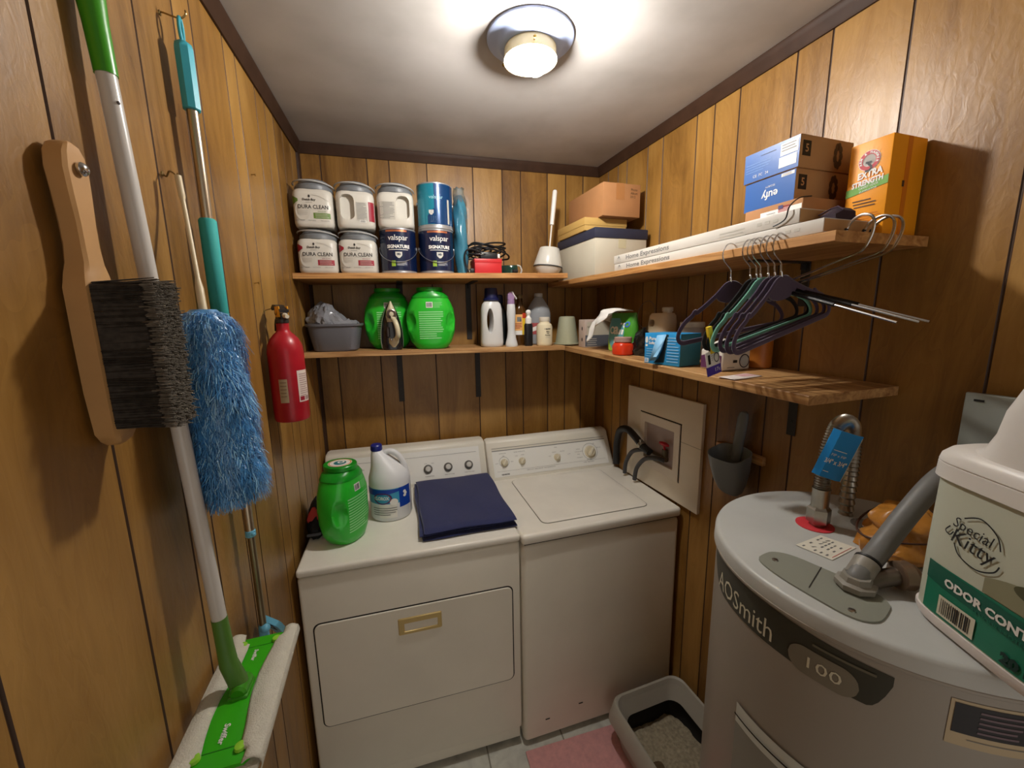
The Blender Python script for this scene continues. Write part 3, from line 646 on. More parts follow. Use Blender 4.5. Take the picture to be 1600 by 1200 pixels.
M_canb = mat('navy_can_label', (11, 26, 60), .25, coat=.4); M_cant = mat('teal_can_label', (34, 132, 156), .22, metal=.25, coat=.4); M_cand = mat('deep_blue_can_label', (18, 62, 110), .22, metal=.2, coat=.4)
M_rim = mat('grey_can_rim', (168, 168, 170), .35, metal=.5); M_copper = mat('copper_band', (196, 120, 84), .3, metal=.6); M_lgreen = mat('light_green_print', (150, 186, 60), .5)
def paint_can(label, x, y, z, kind, rz=0.0):
    t = thing('paint_can', label, 'paint can', (x, y, z), rz, 'paint cans on the upper back shelf')
    r = .0715; H = .177; b = Bottle([(0, r - .002, r - .002, 2), (.002, r, r, 2), (H - .002, r, r, 2), (H, r - .002, r - .002, 2)])
    mb = MB().use(M_rim); mb.lathe([(0, r + .0008), (.003, r + .0018), (.008, r + .0008), (.0085, r), (H - .006, r), (H - .0055, r + .001), (H - .002, r + .001), (H, r - .001), (H, r - .006), (H - .004, r - .008), (H - .004, .02)], 48); body = mb.obj('can_body', t)
    mb = MB(); f = b.polar(0, 0, .0007); C = pi * r
    if kind == 'navy':
        patch(mb, f, -C * .995, C * .995, .012, H - .007, M_canb, 60, 1); f = b.polar(0, 0, .0013)
        patch(mb, f, -.045, .040, H - .016, H - .009, M_copper, 20, 1)
        text(mb, 'valspar', .030, lambda a, c: f(.004 + a, .138 + c), M_white, space=.95)
        text(mb, 'SIGNATURE', .0175, lambda a, c: f(.004 + a, .104 + c), M_white, bold=.0007, width=.090)
        patch(mb, f, -.035, .042, .0915, .0935, M_white, 16, 1)
        mb.use(mat('silver_print', (206, 204, 196), .4)); mb.grid(lambda u, v: f(.004 + (u - .5) * .026 * (.25 + .75 * min(1, v / .4)), .060 + .024 * v), 8, 6); f2 = b.polar(0, 0, .0018); text(mb, 'HD', .010, lambda a, c: f2(.004 + a, .0745 + c), M_canb, bold=.0006)
        patch(mb, f, -.026, -.010, .028, .050, M_lgreen, 4, 1); patch(mb, f, -.007, .036, .030, .048, mat('slate_print', (60, 70, 100), .5), 8, 1); lines(mb, f2, -.004, .034, .046, 4, .0042, .0015, M_ltgrey, 4, 6)
    else:
        patch(mb, f, -C * .995, -.014, .016, H - .004, M_cant, 32, 1); patch(mb, f, -.014, C * .995, .016, H - .004, M_cand, 32, 1); f = b.polar(0, 0, .0013)
        mb.use(M_cand); mb.grid(lambda u, v: f(-.042 + .05 * u, .018 + (.030 + .03 * sin(u * 2.4)) * v), 12, 2)
        patch(mb, f, .042, .052, .02, .115, M_ltgrey, 3, 1); mb.use(mat('silver_print')); mb.grid(lambda u, v: f(-.0265 + (u - .5) * .02 * (.25 + .75 * min(1, v / .4)), .052 + .019 * v), 8, 6)
        lines(mb, f, -.034, -.002, .046, 4, .006, .0016, M_ltgrey, 3, 4); text(mb, 'valspar', .020, lambda a, c: f(-.006 + a, .12 + c), mat('pale_aqua_print', (150, 200, 210), .5), rot=.0)
    mb.obj('printed_label', body)
    mb = MB().use(mat('bail_wire', (160, 162, 166), .3, metal=.8)); zb = .105
    h = [(-(r + .004) * cos(pi * i / 16), -(r + .005) * sin(pi * i / 16), zb - .062 * sin(pi * i / 16)) for i in range(17)]
    if kind == 'navy': mb.tube(h, .0014, 6); mb.obj('bail_handle', t)
    for sx in (-1, 1): mb = MB().use(mat('bail_wire')); mb.lathe([(-.002, .007), (.003, .007), (.0045, .004)], 14, T(sx * r, 0, zb) @ RY(sx * pi / 2)); mb.obj('handle_lug', t)
    return t
paint_can('navy paint can carrying a square white tub on its lid', .392, -.205, ubz(.392), 'navy', radians(-3))
paint_can('navy paint can under the teal one', .548, -.205, ubz(.548), 'navy', radians(3))
paint_can('teal and blue paint can standing on top of a navy can', .550, -.205, ubz(.55) + .1775, 'teal', radians(4))

M_bagb = mat('teal_plastic_sleeve', (58, 122, 146), .15, spec=.8, coat=.6)
t = thing('sleeved_pad', 'tall teal pad in a clear plastic sleeve, right of the stacked paint cans', 'plastic sleeve', (.6565, -.185, ubz(.655)), 0)
mb = MB().use(M_bagb); rnd = random.Random(4); rg = []
for i in range(19):
    z = .33 * i / 18; k = (.8 + .2 * sin(pi * min(1, z / .1) * .5)) * (1 if z < .25 else 1 - .75 * ((z - .25) / .08) ** 2)
    rg.append([((.030 * k + .003 * sin(5 * 2 * pi * j / 28 + i * .7)) * cos(2 * pi * j / 28), (.050 * k + .004 * sin(4 * 2 * pi * j / 28 + i)) * sin(2 * pi * j / 28), z + .0005) for j in range(28)])
mb.loft(rg); mb.obj('pad', t)
mb = MB().use(mat('clear_plastic_film', (190, 205, 210), .12, trans=.85, ior=1.2)); rg = []
for i in range(8):
    z = .285 + .075 * i / 7; k = .5 + .5 * sin(i * 1.1)
    rg.append([((.030 + .004 * sin(3 * a + i)) * cos(a) * (1 - .3 * i / 7), (.034 + .004 * cos(4 * a)) * sin(a) * (1 - .5 * i / 7), z + .004 * sin(5 * a)) for a in [2 * pi * j / 24 for j in range(24)]])
mb.loft(rg, False, True); mb.obj('plastic_film', t)

M_redbox = mat('red_cardboard', (196, 42, 46), .4)
t = thing('red_box', 'small red box under a tangle of black cords on the upper shelf', 'box', (.765, -.19, ubz(.765)), radians(1))
mb = MB().use(M_redbox); mb.box(-.060, .060, -.05, .05, 0, .062, .002); mb.obj('box_body', t)
mb = MB().use(M_redbox); mb.box(-.0615, .0615, -.0515, .0515, .048, .0655, .002); mb.obj('lid', t)
M_cord = mat('black_cord', (18, 18, 20), .45)
t = thing('cord_bundle', 'tangled bundle of black power cords lying on a red box', 'cord', (.765, -.19, ubz(.765) + .0665))
mb = MB().use(M_cord); rnd = random.Random(11)
for k in range(7):
    cx, cz = rnd.uniform(-.03, .03), rnd.uniform(.02, .05); rx, ry, rz_ = rnd.uniform(.05, .095), rnd.uniform(.025, .045), rnd.uniform(.012, .032); ph = rnd.uniform(0, 6); tl = rnd.uniform(-.2, .2)
    mb.tube([(cx + rx * cos(a) + .01 * sin(3 * a + ph), ry * sin(a) + .006 * cos(2 * a), max(.006, cz + rz_ * sin(a + ph) + tl * rx * cos(a) * .4)) for a in [2 * pi * i / 40 for i in range(40)]], .0038, 8, True)
mb.tube(smoothpath([(-.03, -.052, .02), (-.07, -.058, .035), (-.098, -.055, .025), (-.100, -.05, -.02), (-.085, -.05, -.055), (-.068, -.055, -.062)], 7), .0036, 8)
mb.obj('cord', t)
mb = MB().use(mat('black_adapter_plastic', (30, 30, 34), .4)); mb.box(-.03, .045, -.035, .02, .0005, .030, .004); mb.obj('power_adapter', t)
mb = MB().use(M_white); mb.box(.046, .056, -.04, -.02, .004, .022, .002); mb.obj('cord_tag', t)
mb = MB().use(M_cord); mb.box(-.082, -.064, -.064, -.046, -.0655, -.044, .003); mb.use(M_steel); mb.box(-.086, -.081, -.060, -.058, -.060, -.052); mb.box(-.086, -.081, -.053, -.051, -.060, -.052); mb.obj('plug', t)

t = thing('safety_goggles', 'small dark green goggles with a grey end lying beside the red box', 'goggles', (.880, -.20, ubz(.88)), radians(-4))
mb = MB().use(mat('dark_green_lens', (20, 52, 44), .1, coat=.5)); mb.loft([[(x, -.03 + .05 * (abs(x) / .05) ** 2 * .5 + dy, z) for dy, z in ((-.006, .004), (-.010, .022), (-.004, .040), (.008, .042), (.010, .004))] for x in [(-.050 + .072 * i / 12) for i in range(13)]]); fix_normals(mb.obj('lens', t))
mb = MB().use(mat('pale_grey_rubber', (186, 184, 178), .5)); mb.tube(smoothpath([(.020, -.026, .040), (.036, -.02, .036), (.044, -.014, .018), (.040, -.01, .004)], 5), .004, 8); mb.tube(smoothpath([(.020, -.022, .006), (.03, .0, .006), (.02, .025, .012), (-.03, .03, .012), (-.05, .0, .012)], 5), .004, 8); mb.obj('strap', t)
mb = MB().use(M_black); mb.tube([(-.002, -.040, .014), (.02, -.036, .014)], .008, 10); mb.obj('nose_bridge', t)

t = thing('toilet_brush', 'white toilet brush standing in its cone-shaped white holder', 'toilet brush', (1.052, -.20, ubz(1.05)), 0, None, 0, radians(6))
M_wp = mat('white_holder_plastic', (202, 199, 190), .3)
mb = MB().use(M_wp); mb.lathe([(.0, .038), (.006, .046), (.022, .058), (.034, .0635)], 40); mb.obj('holder_base', t)
mb = MB().use(mat('dark_rubber_ring', (40, 42, 44), .5)); mb.lathe([(.0335, .063), (.034, .0668), (.0385, .0668), (.039, .063)], 40); mb.obj('seal_ring', t)
mb = MB().use(M_wp); mb.lathe([(.0387, .066), (.041, .0665), (.118, .0455), (.121, .043), (.122, .036), (.122, .006)], 40); mb.obj('holder', t)
mb = MB().use(mat('white_handle_plastic', (226, 222, 216), .35)); mb.tube([(0, 0, .121), (.0, 0, .225)], .0035, 10); mb.lathe([(.222, .004), (.224, .0095), (.30, .0105), (.368, .0105), (.374, .008)], 20); mb.use(mat('dark_rubber_ring')); mb.lathe([(.374, .0085), (.3765, .006)], 16); mb.obj('brush_handle', t)

# ---------------------------------------------------------------- upper right shelf
def urz(s): return 1.851 - .0095 * s / 1.375
M_card = mat('brown_cardboard', (176, 126, 82), .75, noise=.08, nscale=14)
M_kraft = mat('kraft_cardboard', (186, 144, 96), .75, noise=.08, nscale=14)
M_gold2 = mat('gold_yellow_cardboard', (196, 160, 92), .6)
M_offw = mat('off_white_cardboard', (196, 190, 172), .6, noise=.05, nscale=12)
M_navyl = mat('navy_card_lid', (42, 46, 66), .55)
M_tape = mat('tan_packing_tape', (170, 118, 72), .3)
def rbox(name, label, s0, s1, d0, d1, z, h, m, cat='box', group=None, rz=0.0, r=.0015):
    """thing whose root sits at the middle of its base; local x along the wall, front at -y"""
    sm, dm = (s0 + s1) / 2, (d0 + d1) / 2
    t = thing(name, label, cat, RW(sm, dm, z), RW_R + rz, group)
    w, dp = (s1 - s0) / 2, (d1 - d0) / 2
    mb = MB().use(m); mb.box(-w, w, -dp, dp, 0, h, r); return t, w, dp, mb
z0 = urz(.3) + .0015
t, w, dp, mb = rbox('storage_box', 'white storage box with a navy lid at the back of the upper right shelf', .10, .45, .03, .275, z0, .150, M_offw)
mb.obj('box_body', t); mb = MB().use(M_navyl); mb.box(-w - .004, w + .004, -dp - .004, dp + .004, .146, .186, .003); mb.obj('lid', t)
mb = MB().use(mat('beige_tape', (196, 190, 160), .4)); mb.box(w - .0002, w + .0012, -.014, .022, .108, .1465); mb.obj('tape', t)
z1 = z0 + .1865
t, w, dp, mb = rbox('flat_box', 'flat gold-yellow box between the navy lid and the brown carton', .12, .38, .085, .285, z1, .050, M_gold2)
mb.obj('box_body', t); mb = MB().use(M_gold2); mb.box(-w - .002, w + .002, -dp - .002, dp + .002, .022, .0525, .0015); mb.obj('lid', t)
z2 = z1 + .0535
t, w, dp, mb = rbox('carton', 'brown cardboard carton topmost of the stack in the right back corner', .11, .42, .047, .225, z2, .130, M_card)
mb.use(M_gap); mb.box(-w + .002, w - .002, -.0006, .0006, .1296, .1304); body = mb.obj('carton_body', t)
mb = MB().use(M_tape); mb.box(w - .0002, w + .0006, -.028, .012, .066, .130); mb.box(-w, w, -.020, .020, .130, .1306); mb.obj('packing_tape', t)
mb = MB(); f = lambda a, c: (w + .0006, .058 + a, c)
for i, s_ in enumerate(('Photo', 'Album', '2012')): text(mb, s_, .013, lambda a, c, i=i: f(a - .006 * (i == 2), .108 - .014 * i + c), M_black, rot=0)
mb.obj('handwriting', body)
def longbox(label, s0, s1, d0, d1, z, h, tw, rz=0.0):
    t, w, dp, mb = rbox('blind_box', label, s0, s1, d0, d1, z, h, mat('white_glossy_carton', (208, 203, 194), .4, noise=.02), 'carton', 'long white cartons on the upper right shelf', rz)
    mb.use(M_kraft); mb.box(w - .0005, w + .0005, -dp + .002, dp - .002, .002, h - .002)
    body = mb.obj('carton_body', t); mb = MB(); f = flat(-w, 0, -dp)
    text(mb, 'Home Expressions', h * .72, lambda a, c: f(.190 + a, h * .50 + c), mat('grey_print'), width=.225, bold=.0004)
    mb.obj('printed_lettering', body); mb = MB(); text(mb, 'BLINDS', .006, lambda a, c: f(.033 + a, h * .58 + c), M_grey); lines(mb, f, .018, .048, h * .42, 2, .006, .0018, M_ltgrey)
    mb.use(M_grey); mb.add([f(.027, h * .68), f(.039, h * .68), f(.033, h * .86)], [(0, 1, 2)]); mb.obj('printed_emblem', body); mb = MB()
    lines(mb, f, 2 * w - .21, 2 * w - .13, h * .55, 3, .007, .003, M_ltgrey, 4)
    for k in range(3): patch(mb, f, 2 * w - .10 + .02 * k, 2 * w - .088 + .02 * k, h * .4, h * .62, M_ltgrey, 1, 1)
    mb.obj('printed_symbols', body); return t
zb = urz(.95) + .006
longbox('long white carton lying directly on the upper right shelf', .590, 1.342, .120, .272, zb - .0055, .028, .13)
longbox('long white carton with grey lettering, on top of another long carton', .585, 1.290, .120, .272, zb + .0235, .030, .13)
zt = zb + .0542
t, w, dp, mb = rbox('mailer_box', 'flat brown mailer box with a white label and small flag, under the blue-faced boxes', 1.100, 1.250, .050, .212, zt, .0370, M_card, 'box')
body = mb.obj('box_body', t); mb = MB(); f = flat(-w, 0, -dp); patch(mb, f, .045, 2 * w - .002, .006, .024, M_white, 2, 1); f2 = flat(-w, 0, -dp, .0010)
M_flagr = mat('flag_red', (176, 70, 70), .5); M_flagb = mat('flag_blue', (60, 62, 110), .5)
for k in range(5): patch(mb, f2, .092, .120, .0155 + .0028 * k, .0171 + .0028 * k, M_flagr, 1, 1)
f3 = flat(-w, 0, -dp, .0015); patch(mb, f3, .092, .104, .0225, .0305, M_flagb, 1, 1); lines(mb, f2, .062, .086, .018, 2, .004, .0012, M_grey); mb.obj('shipping_label', body)
M_eblue = mat('blue_box_face', (52, 98, 168), .35); M_ebl2 = mat('light_blue_box_print', (110, 150, 205), .4)
def cam_box(label, s0, s1, d0, d1, z, h, flip, rz=0.0):
    t, w, dp, mb = rbox('camera_box', label, s0, s1, d0, d1, z, h, M_kraft, 'box', 'kraft boxes with a blue face', rz)
    body = mb.obj('box_body', t); mb = MB(); f = flat(-w, 0, -dp); patch(mb, f, .001, 2 * w - .001, .001, h - .001, M_eblue, 1, 1); f2 = flat(-w, 0, -dp, .0011); f3 = flat(-w, 0, -dp, .0016)
    if flip:
        text(mb, 'eufy', .026, lambda a, c: f2(w + a + .004, h * .42 + c), M_white, rot=pi, bold=.0004); text(mb, 'SECURITY', .0058, lambda a, c: f2(w + .004 + a, h * .70 + c), M_white, rot=pi)
        patch(mb, f2, 2 * w - .036, 2 * w - .004, h * .86, h * .96, M_white, 1, 1); lines(mb, f3, 2 * w - .033, 2 * w - .01, h * .94, 2, .003, .001, M_grey)
    else:
        patch(mb, f2, 2 * w - .046, 2 * w - .004, h * .52, h * .90, M_white, 1, 1); patch(mb, f2, 2 * w - .048, 2 * w - .006, h * .15, h * .48, M_white, 1, 1); lines(mb, f3, 2 * w - .043, 2 * w - .008, h * .85, 3, .006, .002, M_grey, 4)
        lines(mb, f2, .006, .075, h * .62, 4, .006, .0013, M_ebl2, 3); patch(mb, f2, .045, .085, h * .80, h * .815, M_black, 1, 1)
        for k, s_ in enumerate(('CE', 'FC', '24')): text(mb, s_, .009, lambda a, c, k=k: f2(.032 + .016 * k + a, h * .18 + c), M_white)
    mb.obj('printed_face', body)
    mb = MB(); g = lambda a, c: (w + .0007, -dp + a, c)
    M_smu = mat('dark_brown_print', (84, 60, 40), .6); 
    for k in range(9):
        a = 2 * pi * k / 9; mb.use(M_smu); cx, cz = dp * 2 - .052 + .010 * cos(a), h * .5 + h * .30 * sin(a); mb.add([g(cx + .006 * cos(b_) , cz + h * .13 * sin(b_)) for b_ in [2 * pi * i / 8 for i in range(8)]], [tuple(range(8))])
    mb.obj('smudged_print', body); mb = MB(); mb.use(M_black); mb.box(w, w + .0006, -dp + .008, -dp + .034, h * .36, h * .82)
    f4 = lambda a, c: (w + .0012, -dp + a, c); text(mb, '5', h * .34, lambda a, c: f4(.021 + a, h * .58 + c), M_kraft, bold=.0005)
    mb.obj('printed_side', body); return t
zc = zt + .0376
cam_box('kraft box with plain blue face and upside-down white lettering, under a similar box', 1.084, 1.219, .025, .200, zc, .070, True)
cam_box('kraft box with blue face and white stickers, topmost beside the orange box', 1.079, 1.222, .025, .203, zc + .0705, .070, False, radians(1))
M_purp = mat('dark_purple_fabric', (52, 38, 50), .8)
t = thing('purple_pouch', 'dark purple pouch lying on a long white carton, below the blue-faced boxes', 'pouch', RW(1.318, .205, zb + .0230), RW_R)
mb = MB().use(M_purp); mb.loft([[(x, -.028, 0), (x, -.030, h * .5), (x, -.010, h), (x, .028, h), (x, .032, 0)] for x, h in ((-.016, .014), (-.004, .024), (.010, .026), (.020, .018))]); fix_normals(mb.obj('pouch_body', t)); mb = MB().use(mat('purple_seam', (74, 56, 72), .8)); mb.tube([(-.017, -.026, .014), (-.004, -.010, .0255), (.010, -.010, .0275), (.021, -.010, .019)], .0014, 6); mb.obj('seam', t)
t = thing('cable', 'thin black cable hanging over the long white cartons from the blue-faced boxes', 'cable', RW(1.288, .271, zb + .028))
mb = MB().use(M_cord); P = [RW(1.252, .190, zc + .001), RW(1.258, .235, zc - .008), RW(1.270, .277, zb + .06), RW(1.262, .2765, zb + .036), RW(1.235, .2765, zb + .026)]
o = None; mb.tube(smoothpath([p - t.location for p in P], 6), .0014, 6); mb.obj('cable_run', t)

M_or = mat('orange_carton', (246, 160, 24), .45); M_or2 = mat('orange_carton_side', (218, 124, 26), .5)
s0, s1, d0, d1 = 1.275, 1.354, .006, .115; H = .200
t, w, dp, mb = rbox('powder_box', 'tall orange powder carton with round red emblem at the end of the upper right shelf', s0, s1, d0, d1, urz(1.33) + .001, H, M_or, 'carton', None, 0, .002)
mb.use(M_or2); mb.box(w - .0004, w + .0006, -.008, .006, .004, H - .002); mb.use(mat('dark_brown_print')); mb.box(w + .0004, w + .001, -.012, -.006, H * .5, H * .56)
body = mb.obj('carton_body', t); mb = MB(); f = flat(0, 0, -dp); f2 = flat(0, 0, -dp, .0010); f3 = flat(0, 0, -dp, .0016); f4 = flat(0, 0, -dp, .0021)
M_eg = mat('emblem_glow_print', (250, 190, 90), .5); M_er = mat('emblem_red', (190, 40, 50), .5); M_cg = mat('carton_green_band', (110, 168, 62), .5)
for k in range(18):
    a = 2 * pi * k / 18; mb.use(M_eg); mb.add([f(.0 + .018 * cos(a - .1), .160 + .018 * sin(a - .1)), f(.026 * cos(a), .160 + .026 * sin(a)), f(.018 * cos(a + .1), .160 + .018 * sin(a + .1))], [(0, 1, 2)])
disc(mb, f2, 0, .160, .0205, .0205, M_white, 36); disc(mb, f3, 0, .160, .0195, .0195, M_er, 36, .62); disc(mb, f2, 0, .160, .012, .012, M_white, 30)
for i, ch in enumerate('ARM & HAMMER'):
    a = radians(200 - 220 * i / 11); 
    if ch != ' ': text(mb, ch, .0062, lambda x, c, a=a: f4(.0157 * cos(a) + x * sin(a) + c * cos(a), .160 + .0157 * sin(a) - x * cos(a) + c * sin(a)), M_white, bold=.0003)
mb.use(M_black); bent = smoothpath([(-.006, .140), (.001, .1395), (.006, .145), (.002, .150), (-.002, .156)], 4)
for a, b_ in zip(bent, bent[1:]):
    dx, dz = b_[0] - a[0], b_[1] - a[1]; L_ = sqrt(dx * dx + dz * dz) + 1e-9; nx, nz = -dz / L_ * .002, dx / L_ * .002; mb.add([f4(a[0] - nx, a[1] - nz), f4(b_[0] - nx, b_[1] - nz), f4(b_[0] + nx, b_[1] + nz), f4(a[0] + nx, a[1] + nz)], [(0, 1, 2, 3)])
patch(mb, f4, -.006, .005, .1545, .158, M_black, 1, 1)
mb.use(M_cg); mb.add([f2(-w + .0005, .092), f2(w - .0005, .105), f2(w - .0005, .122), f2(-w + .0005, .108)], [(0, 1, 2, 3)])
sl = .16
text(mb, 'EXTRA', .0185, lambda a, c: f3(.004 + a, .1325 + c + .10 * a), M_white, bold=.0008, width=.046); text(mb, 'STRENGTH', .015, lambda a, c: f3(.001 + a, .1165 + c + .10 * a), M_white, bold=.0007, width=.058)
text(mb, 'CARPET ODOR', .0066, lambda a, c: f3(.004 + a, .1075 + c + .12 * a), M_white, width=.036); text(mb, 'ELIMINATOR', .006, lambda a, c: f3(.004 + a, .1000 + c + .12 * a), M_white, width=.032)
for k in range(3): text(mb, ('LONG-LASTING FRESHNESS', 'DEEP CLEANS CARPETS', 'AND ROOMS'), .0, f2, M_black) if False else lines(mb, f2, -.024 + .002 * k, .026 - .003 * k, .082 - .0065 * k, 1, .006, .0022, mat('dark_brown_print'), k, 1)
lines(mb, f2, -.033, .034, .052, 9, .0048, .0012, M_or2, 7, 1)
mb.obj('printed_face', body)
# ---------------------------------------------------------------- lower back shelf
def lbz(x): return 1.5575 - .0098 * x / 1.117 + .0004
M_tubg = mat('grey_wash_tub', (104, 104, 110), .45)
t = thing('wash_tub', 'grey plastic wash tub at the left end of the lower back shelf', 'tub', (.116, -.150, lbz(.128)))
ro = [(0, .078, .078, 4), (.006, .086, .083, 4), (.100, .102, .098, 4), (.104, .109, .105, 4), (.112, .110, .106, 4), (.113, .107, .103, 4), (.106, .100, .096, 4), (.012, .082, .08, 4), (.010, .07, .07, 4)]
mb = MB().use(M_tubg); Bottle([]) if False else None; b = Bottle(ro); mb.loft([b.ring(q, 56) for q in b.p], True, True); fix_normals(mb.obj('tub_body', t))
M_bag = mat('grey_plastic_bag', (132, 134, 140), .22, spec=.7, coat=.3)
t = thing('plastic_bag', 'crumpled grey plastic bag stuffed in the grey wash tub', 'plastic bag', (.112, -.150, lbz(.12) + .013))
mb = MB().use(M_bag); rnd = random.Random(21); import mathutils.noise as mn
rg = []
def crumple(p, a, sc, seed=0): 
    v = mn.noise_vector(Vector((p[0] * sc + seed, p[1] * sc, p[2] * sc))); return (p[0] + v.x * a, p[1] + v.y * a, p[2] + v.z * a)
for i in range(22):
    u = i / 21
    if u < .35: k = u / .35; z = .088 * k; rx, ry = .064 + .020 * k, .066 + .018 * k
    else: k = (u - .35) / .65; z = .088 + .100 * k; rx, ry = .094 * (1 - k ** 2.2) + .002, .090 * (1 - k ** 2.6) + .002
    ring = []
    for j in range(64):
        a = 2 * pi * j / 64; x = rx * cos(a); px = -.035 * max(0, (z - .09)) / .1 * 1.0
        zz = z if z < .089 else .089 + (z - .089) * (1.0 - .55 * max(0, x / .1)) 
        p = (px + x, ry * sin(a), zz); am = .002 if z < .08 else .022
        q = crumple(crumple(crumple(p, am, 16, 3.1), am * .5, 45, 7.7), am * .22, 110, 2.2); ring.append((q[0], q[1], max(.0005, q[2])))
    rg.append(ring)
mb.sharp = 24; mb.loft(rg); mb.obj('bag', t)
pod_tub('laundry_pod_tub', 'green laundry pod tub at the back of the lower shelf, half hidden behind the iron', (.333, -.105, lbz(.325)), radians(2))
pod_tub('laundry_pod_tub', 'bright green laundry pod tub at the front of the lower shelf, right of the iron', (.512, -.190, lbz(.512)), radians(-4))

M_iblk = mat('black_iron_plastic', (26, 24, 26), .25, coat=.4); M_icrm = mat('cream_iron_plastic', (206, 196, 166), .35)
t = thing('clothes_iron', 'black and cream clothes iron standing on its heel between two green tubs', 'iron', (.345, -.215, lbz(.345)), radians(4))
mb = MB().use(M_iblk); rg = []
prof = [(0, .038, .030), (.01, .043, .030), (.04, .045, .028), (.08, .043, .026), (.12, .037, .024), (.155, .027, .022), (.18, .017, .018), (.198, .007, .012), (.205, .002, .006)]
for z, rx, ry in prof:
    rg.append([(rx * math.copysign(abs(sin(a)) ** .8, sin(a)), .014 - ry * math.copysign(abs(cos(a)) ** .7, cos(a)) * (1 if cos(a) > 0 else .6), z) for a in [2 * pi * j / 32 for j in range(32)]])
mb.loft(rg); fix_normals(mb.obj('iron_body', t))
mb = MB().use(M_steel); mb.loft([[(rx * 1.05 * s_, .033, z) for s_ in (-1, 1)] + [(rx * 1.05 * s_, .037, z) for s_ in (1, -1)] for z, rx, ry in prof]); fix_normals(mb.obj('sole_plate', t))
mb = MB().use(M_icrm); mb.loft([[(cx + rx * cos(a), -.014 - dy * max(0, sin(a)) , z + 0 * a) for a in [2 * pi * j / 20 for j in range(20)]] for z, rx, dy, cx in ((.012, .006, .010, .004), (.03, .020, .014, .004), (.05, .022, .020, .006))], True, True)
mb.tube(smoothpath([(.012, -.020, .045), (.020, -.050, .06), (.020, -.058, .085), (.014, -.050, .115), (.006, -.026, .132)], 6), [.0105] * 25, 12)
mb.loft([[(rx * cos(a), -.008 - dy * max(0, sin(a)), z) for a in [2 * pi * j / 20 for j in range(20)]] for z, rx, dy in ((.118, .018, .016), (.14, .022, .020), (.165, .019, .018), (.185, .010, .014), (.203, .003, .008))], True, True); mb.obj('handle', t)
mb = MB().use(M_steel); M_ = T(0, -.026, .150) @ RX(pi / 2); mb.lathe([(-.003, .021), (.004, .021), (.006, .018)], 28, M_); mb.use(mat('brown_dial_mark', (70, 54, 44), .5)); mb.lathe([(.004, .0185), (.0068, .0185), (.007, .012)], 28, M_); mb.use(M_icrm); mb.lathe([(.006, .010), (.016, .008), (.017, .004)], 20, M_); mb.M = M_; mb.box(-.003, .003, -.018, .0, .006, .016, .001); mb.M = None; mb.obj('heat_dial', t)
mb = MB().use(mat('dark_water_window', (40, 28, 22), .15)); mb.box(-.024, -.010, -.0215, -.016, .055, .098, .003); mb.obj('water_window', t)
mb = MB().use(M_chrome); mb.sphere((-.006, -.036, .045), .006, 12); mb.obj('spray_button', t)

M_hdpe2 = mat('pearl_white_plastic', (214, 214, 212), .3)
t = thing('detergent_bottle', 'pearl white detergent bottle with navy cap at the back of the lower shelf', 'bottle', (.786, -.185, lbz(.786)), radians(4))
b = Bottle([(0, .046, .034, 2.6), (.004, .051, .037, 2.6), (.02, .0525, .038, 2.6), (.10, .050, .037, 2.6), (.17, .048, .036, 2.4), (.192, .043, .033, 2.2), (.203, .034, .028, 2), (.208, .029, .027, 2)])
mb = MB().use(M_hdpe2); b.build(mb, 48)
c = MB().use(M_hdpe2); c.loft([[(-.016 + rx * cos(a), y, .118 + rz_ * sin(a)) for a in [2 * pi * j / 24 for j in range(24)]] for y, rx, rz_ in ((-.06, .020, .062), (-.033, .015, .055), (0, .012, .050), (.033, .015, .055), (.06, .02, .062))])
mb = cut(mb, c); mb.sharp = 50; fix_normals(mb.obj('bottle_body', t))
mb = MB().use(mat('navy_cap_dark', (18, 24, 70), .4)); mb.lathe([(.206, .031), (.209, .036), (.216, .036), (.219, .032), (.250, .029), (.262, .028), (.264, .024)], 32); mb.obj('cap', t)
t = thing('dark_bottle', 'dark navy bottle half hidden between the detergent bottle and the spray bottle', 'bottle', (.845, -.085, lbz(.845)))
b = Bottle([(0, .036, .028, 2.5), (.01, .040, .031, 2.5), (.15, .039, .031, 2.5), (.18, .030, .026, 2.2), (.20, .018, .018, 2)]); mb = MB().use(mat('dark_bottle_plastic', (26, 34, 36), .3)); b.build(mb, 36); bd = mb.obj('bottle_body', t)
mb = MB().use(mat('navy_cap_dark')); mb.lathe([(.199, .021), (.203, .023), (.236, .021), (.240, .017)], 24); mb.obj('cap', t)
mb = MB(); f = b.front(0, 0, .001); mb.use(M_ltgrey); mb.add([f(-.03, .118), f(-.008, .118), f(-.020, .092)], [(0, 1, 2)]); patch(mb, f, -.032, .0, .125, .132, mat('muted_green_print', (90, 130, 100), .5), 6, 1); mb.obj('printed_label', bd)
t = thing('spray_bottle', 'slim white spray bottle with a lilac trigger top, right of the detergent bottle', 'spray bottle', (.872, -.212, lbz(.872)))
b = Bottle([(0, .028, .028, 2), (.004, .0295, .0295, 2), (.018, .027, .027, 2), (.04, .021, .021, 2), (.075, .0165, .0165, 2), (.11, .018, .018, 2), (.15, .0205, .0205, 2), (.186, .0185, .0185, 2), (.192, .017, .017, 2)]); mb = MB().use(mat('white_spray_plastic', (214, 216, 216), .35)); b.build(mb, 36); mb.obj('bottle_body', t)
M_lil = mat('lilac_trigger_plastic', (150, 122, 160), .35)
mb = MB().use(M_lil); mb.lathe([(.191, .0165), (.197, .0172), (.212, .0160), (.214, .013)], 28); mb.prism([(-.016, .213), (.012, .213), (.016, .226), (.012, .244), (-.008, .246), (-.016, .236)], -.010, .010); fix_normals(mb.obj('trigger_head', t))
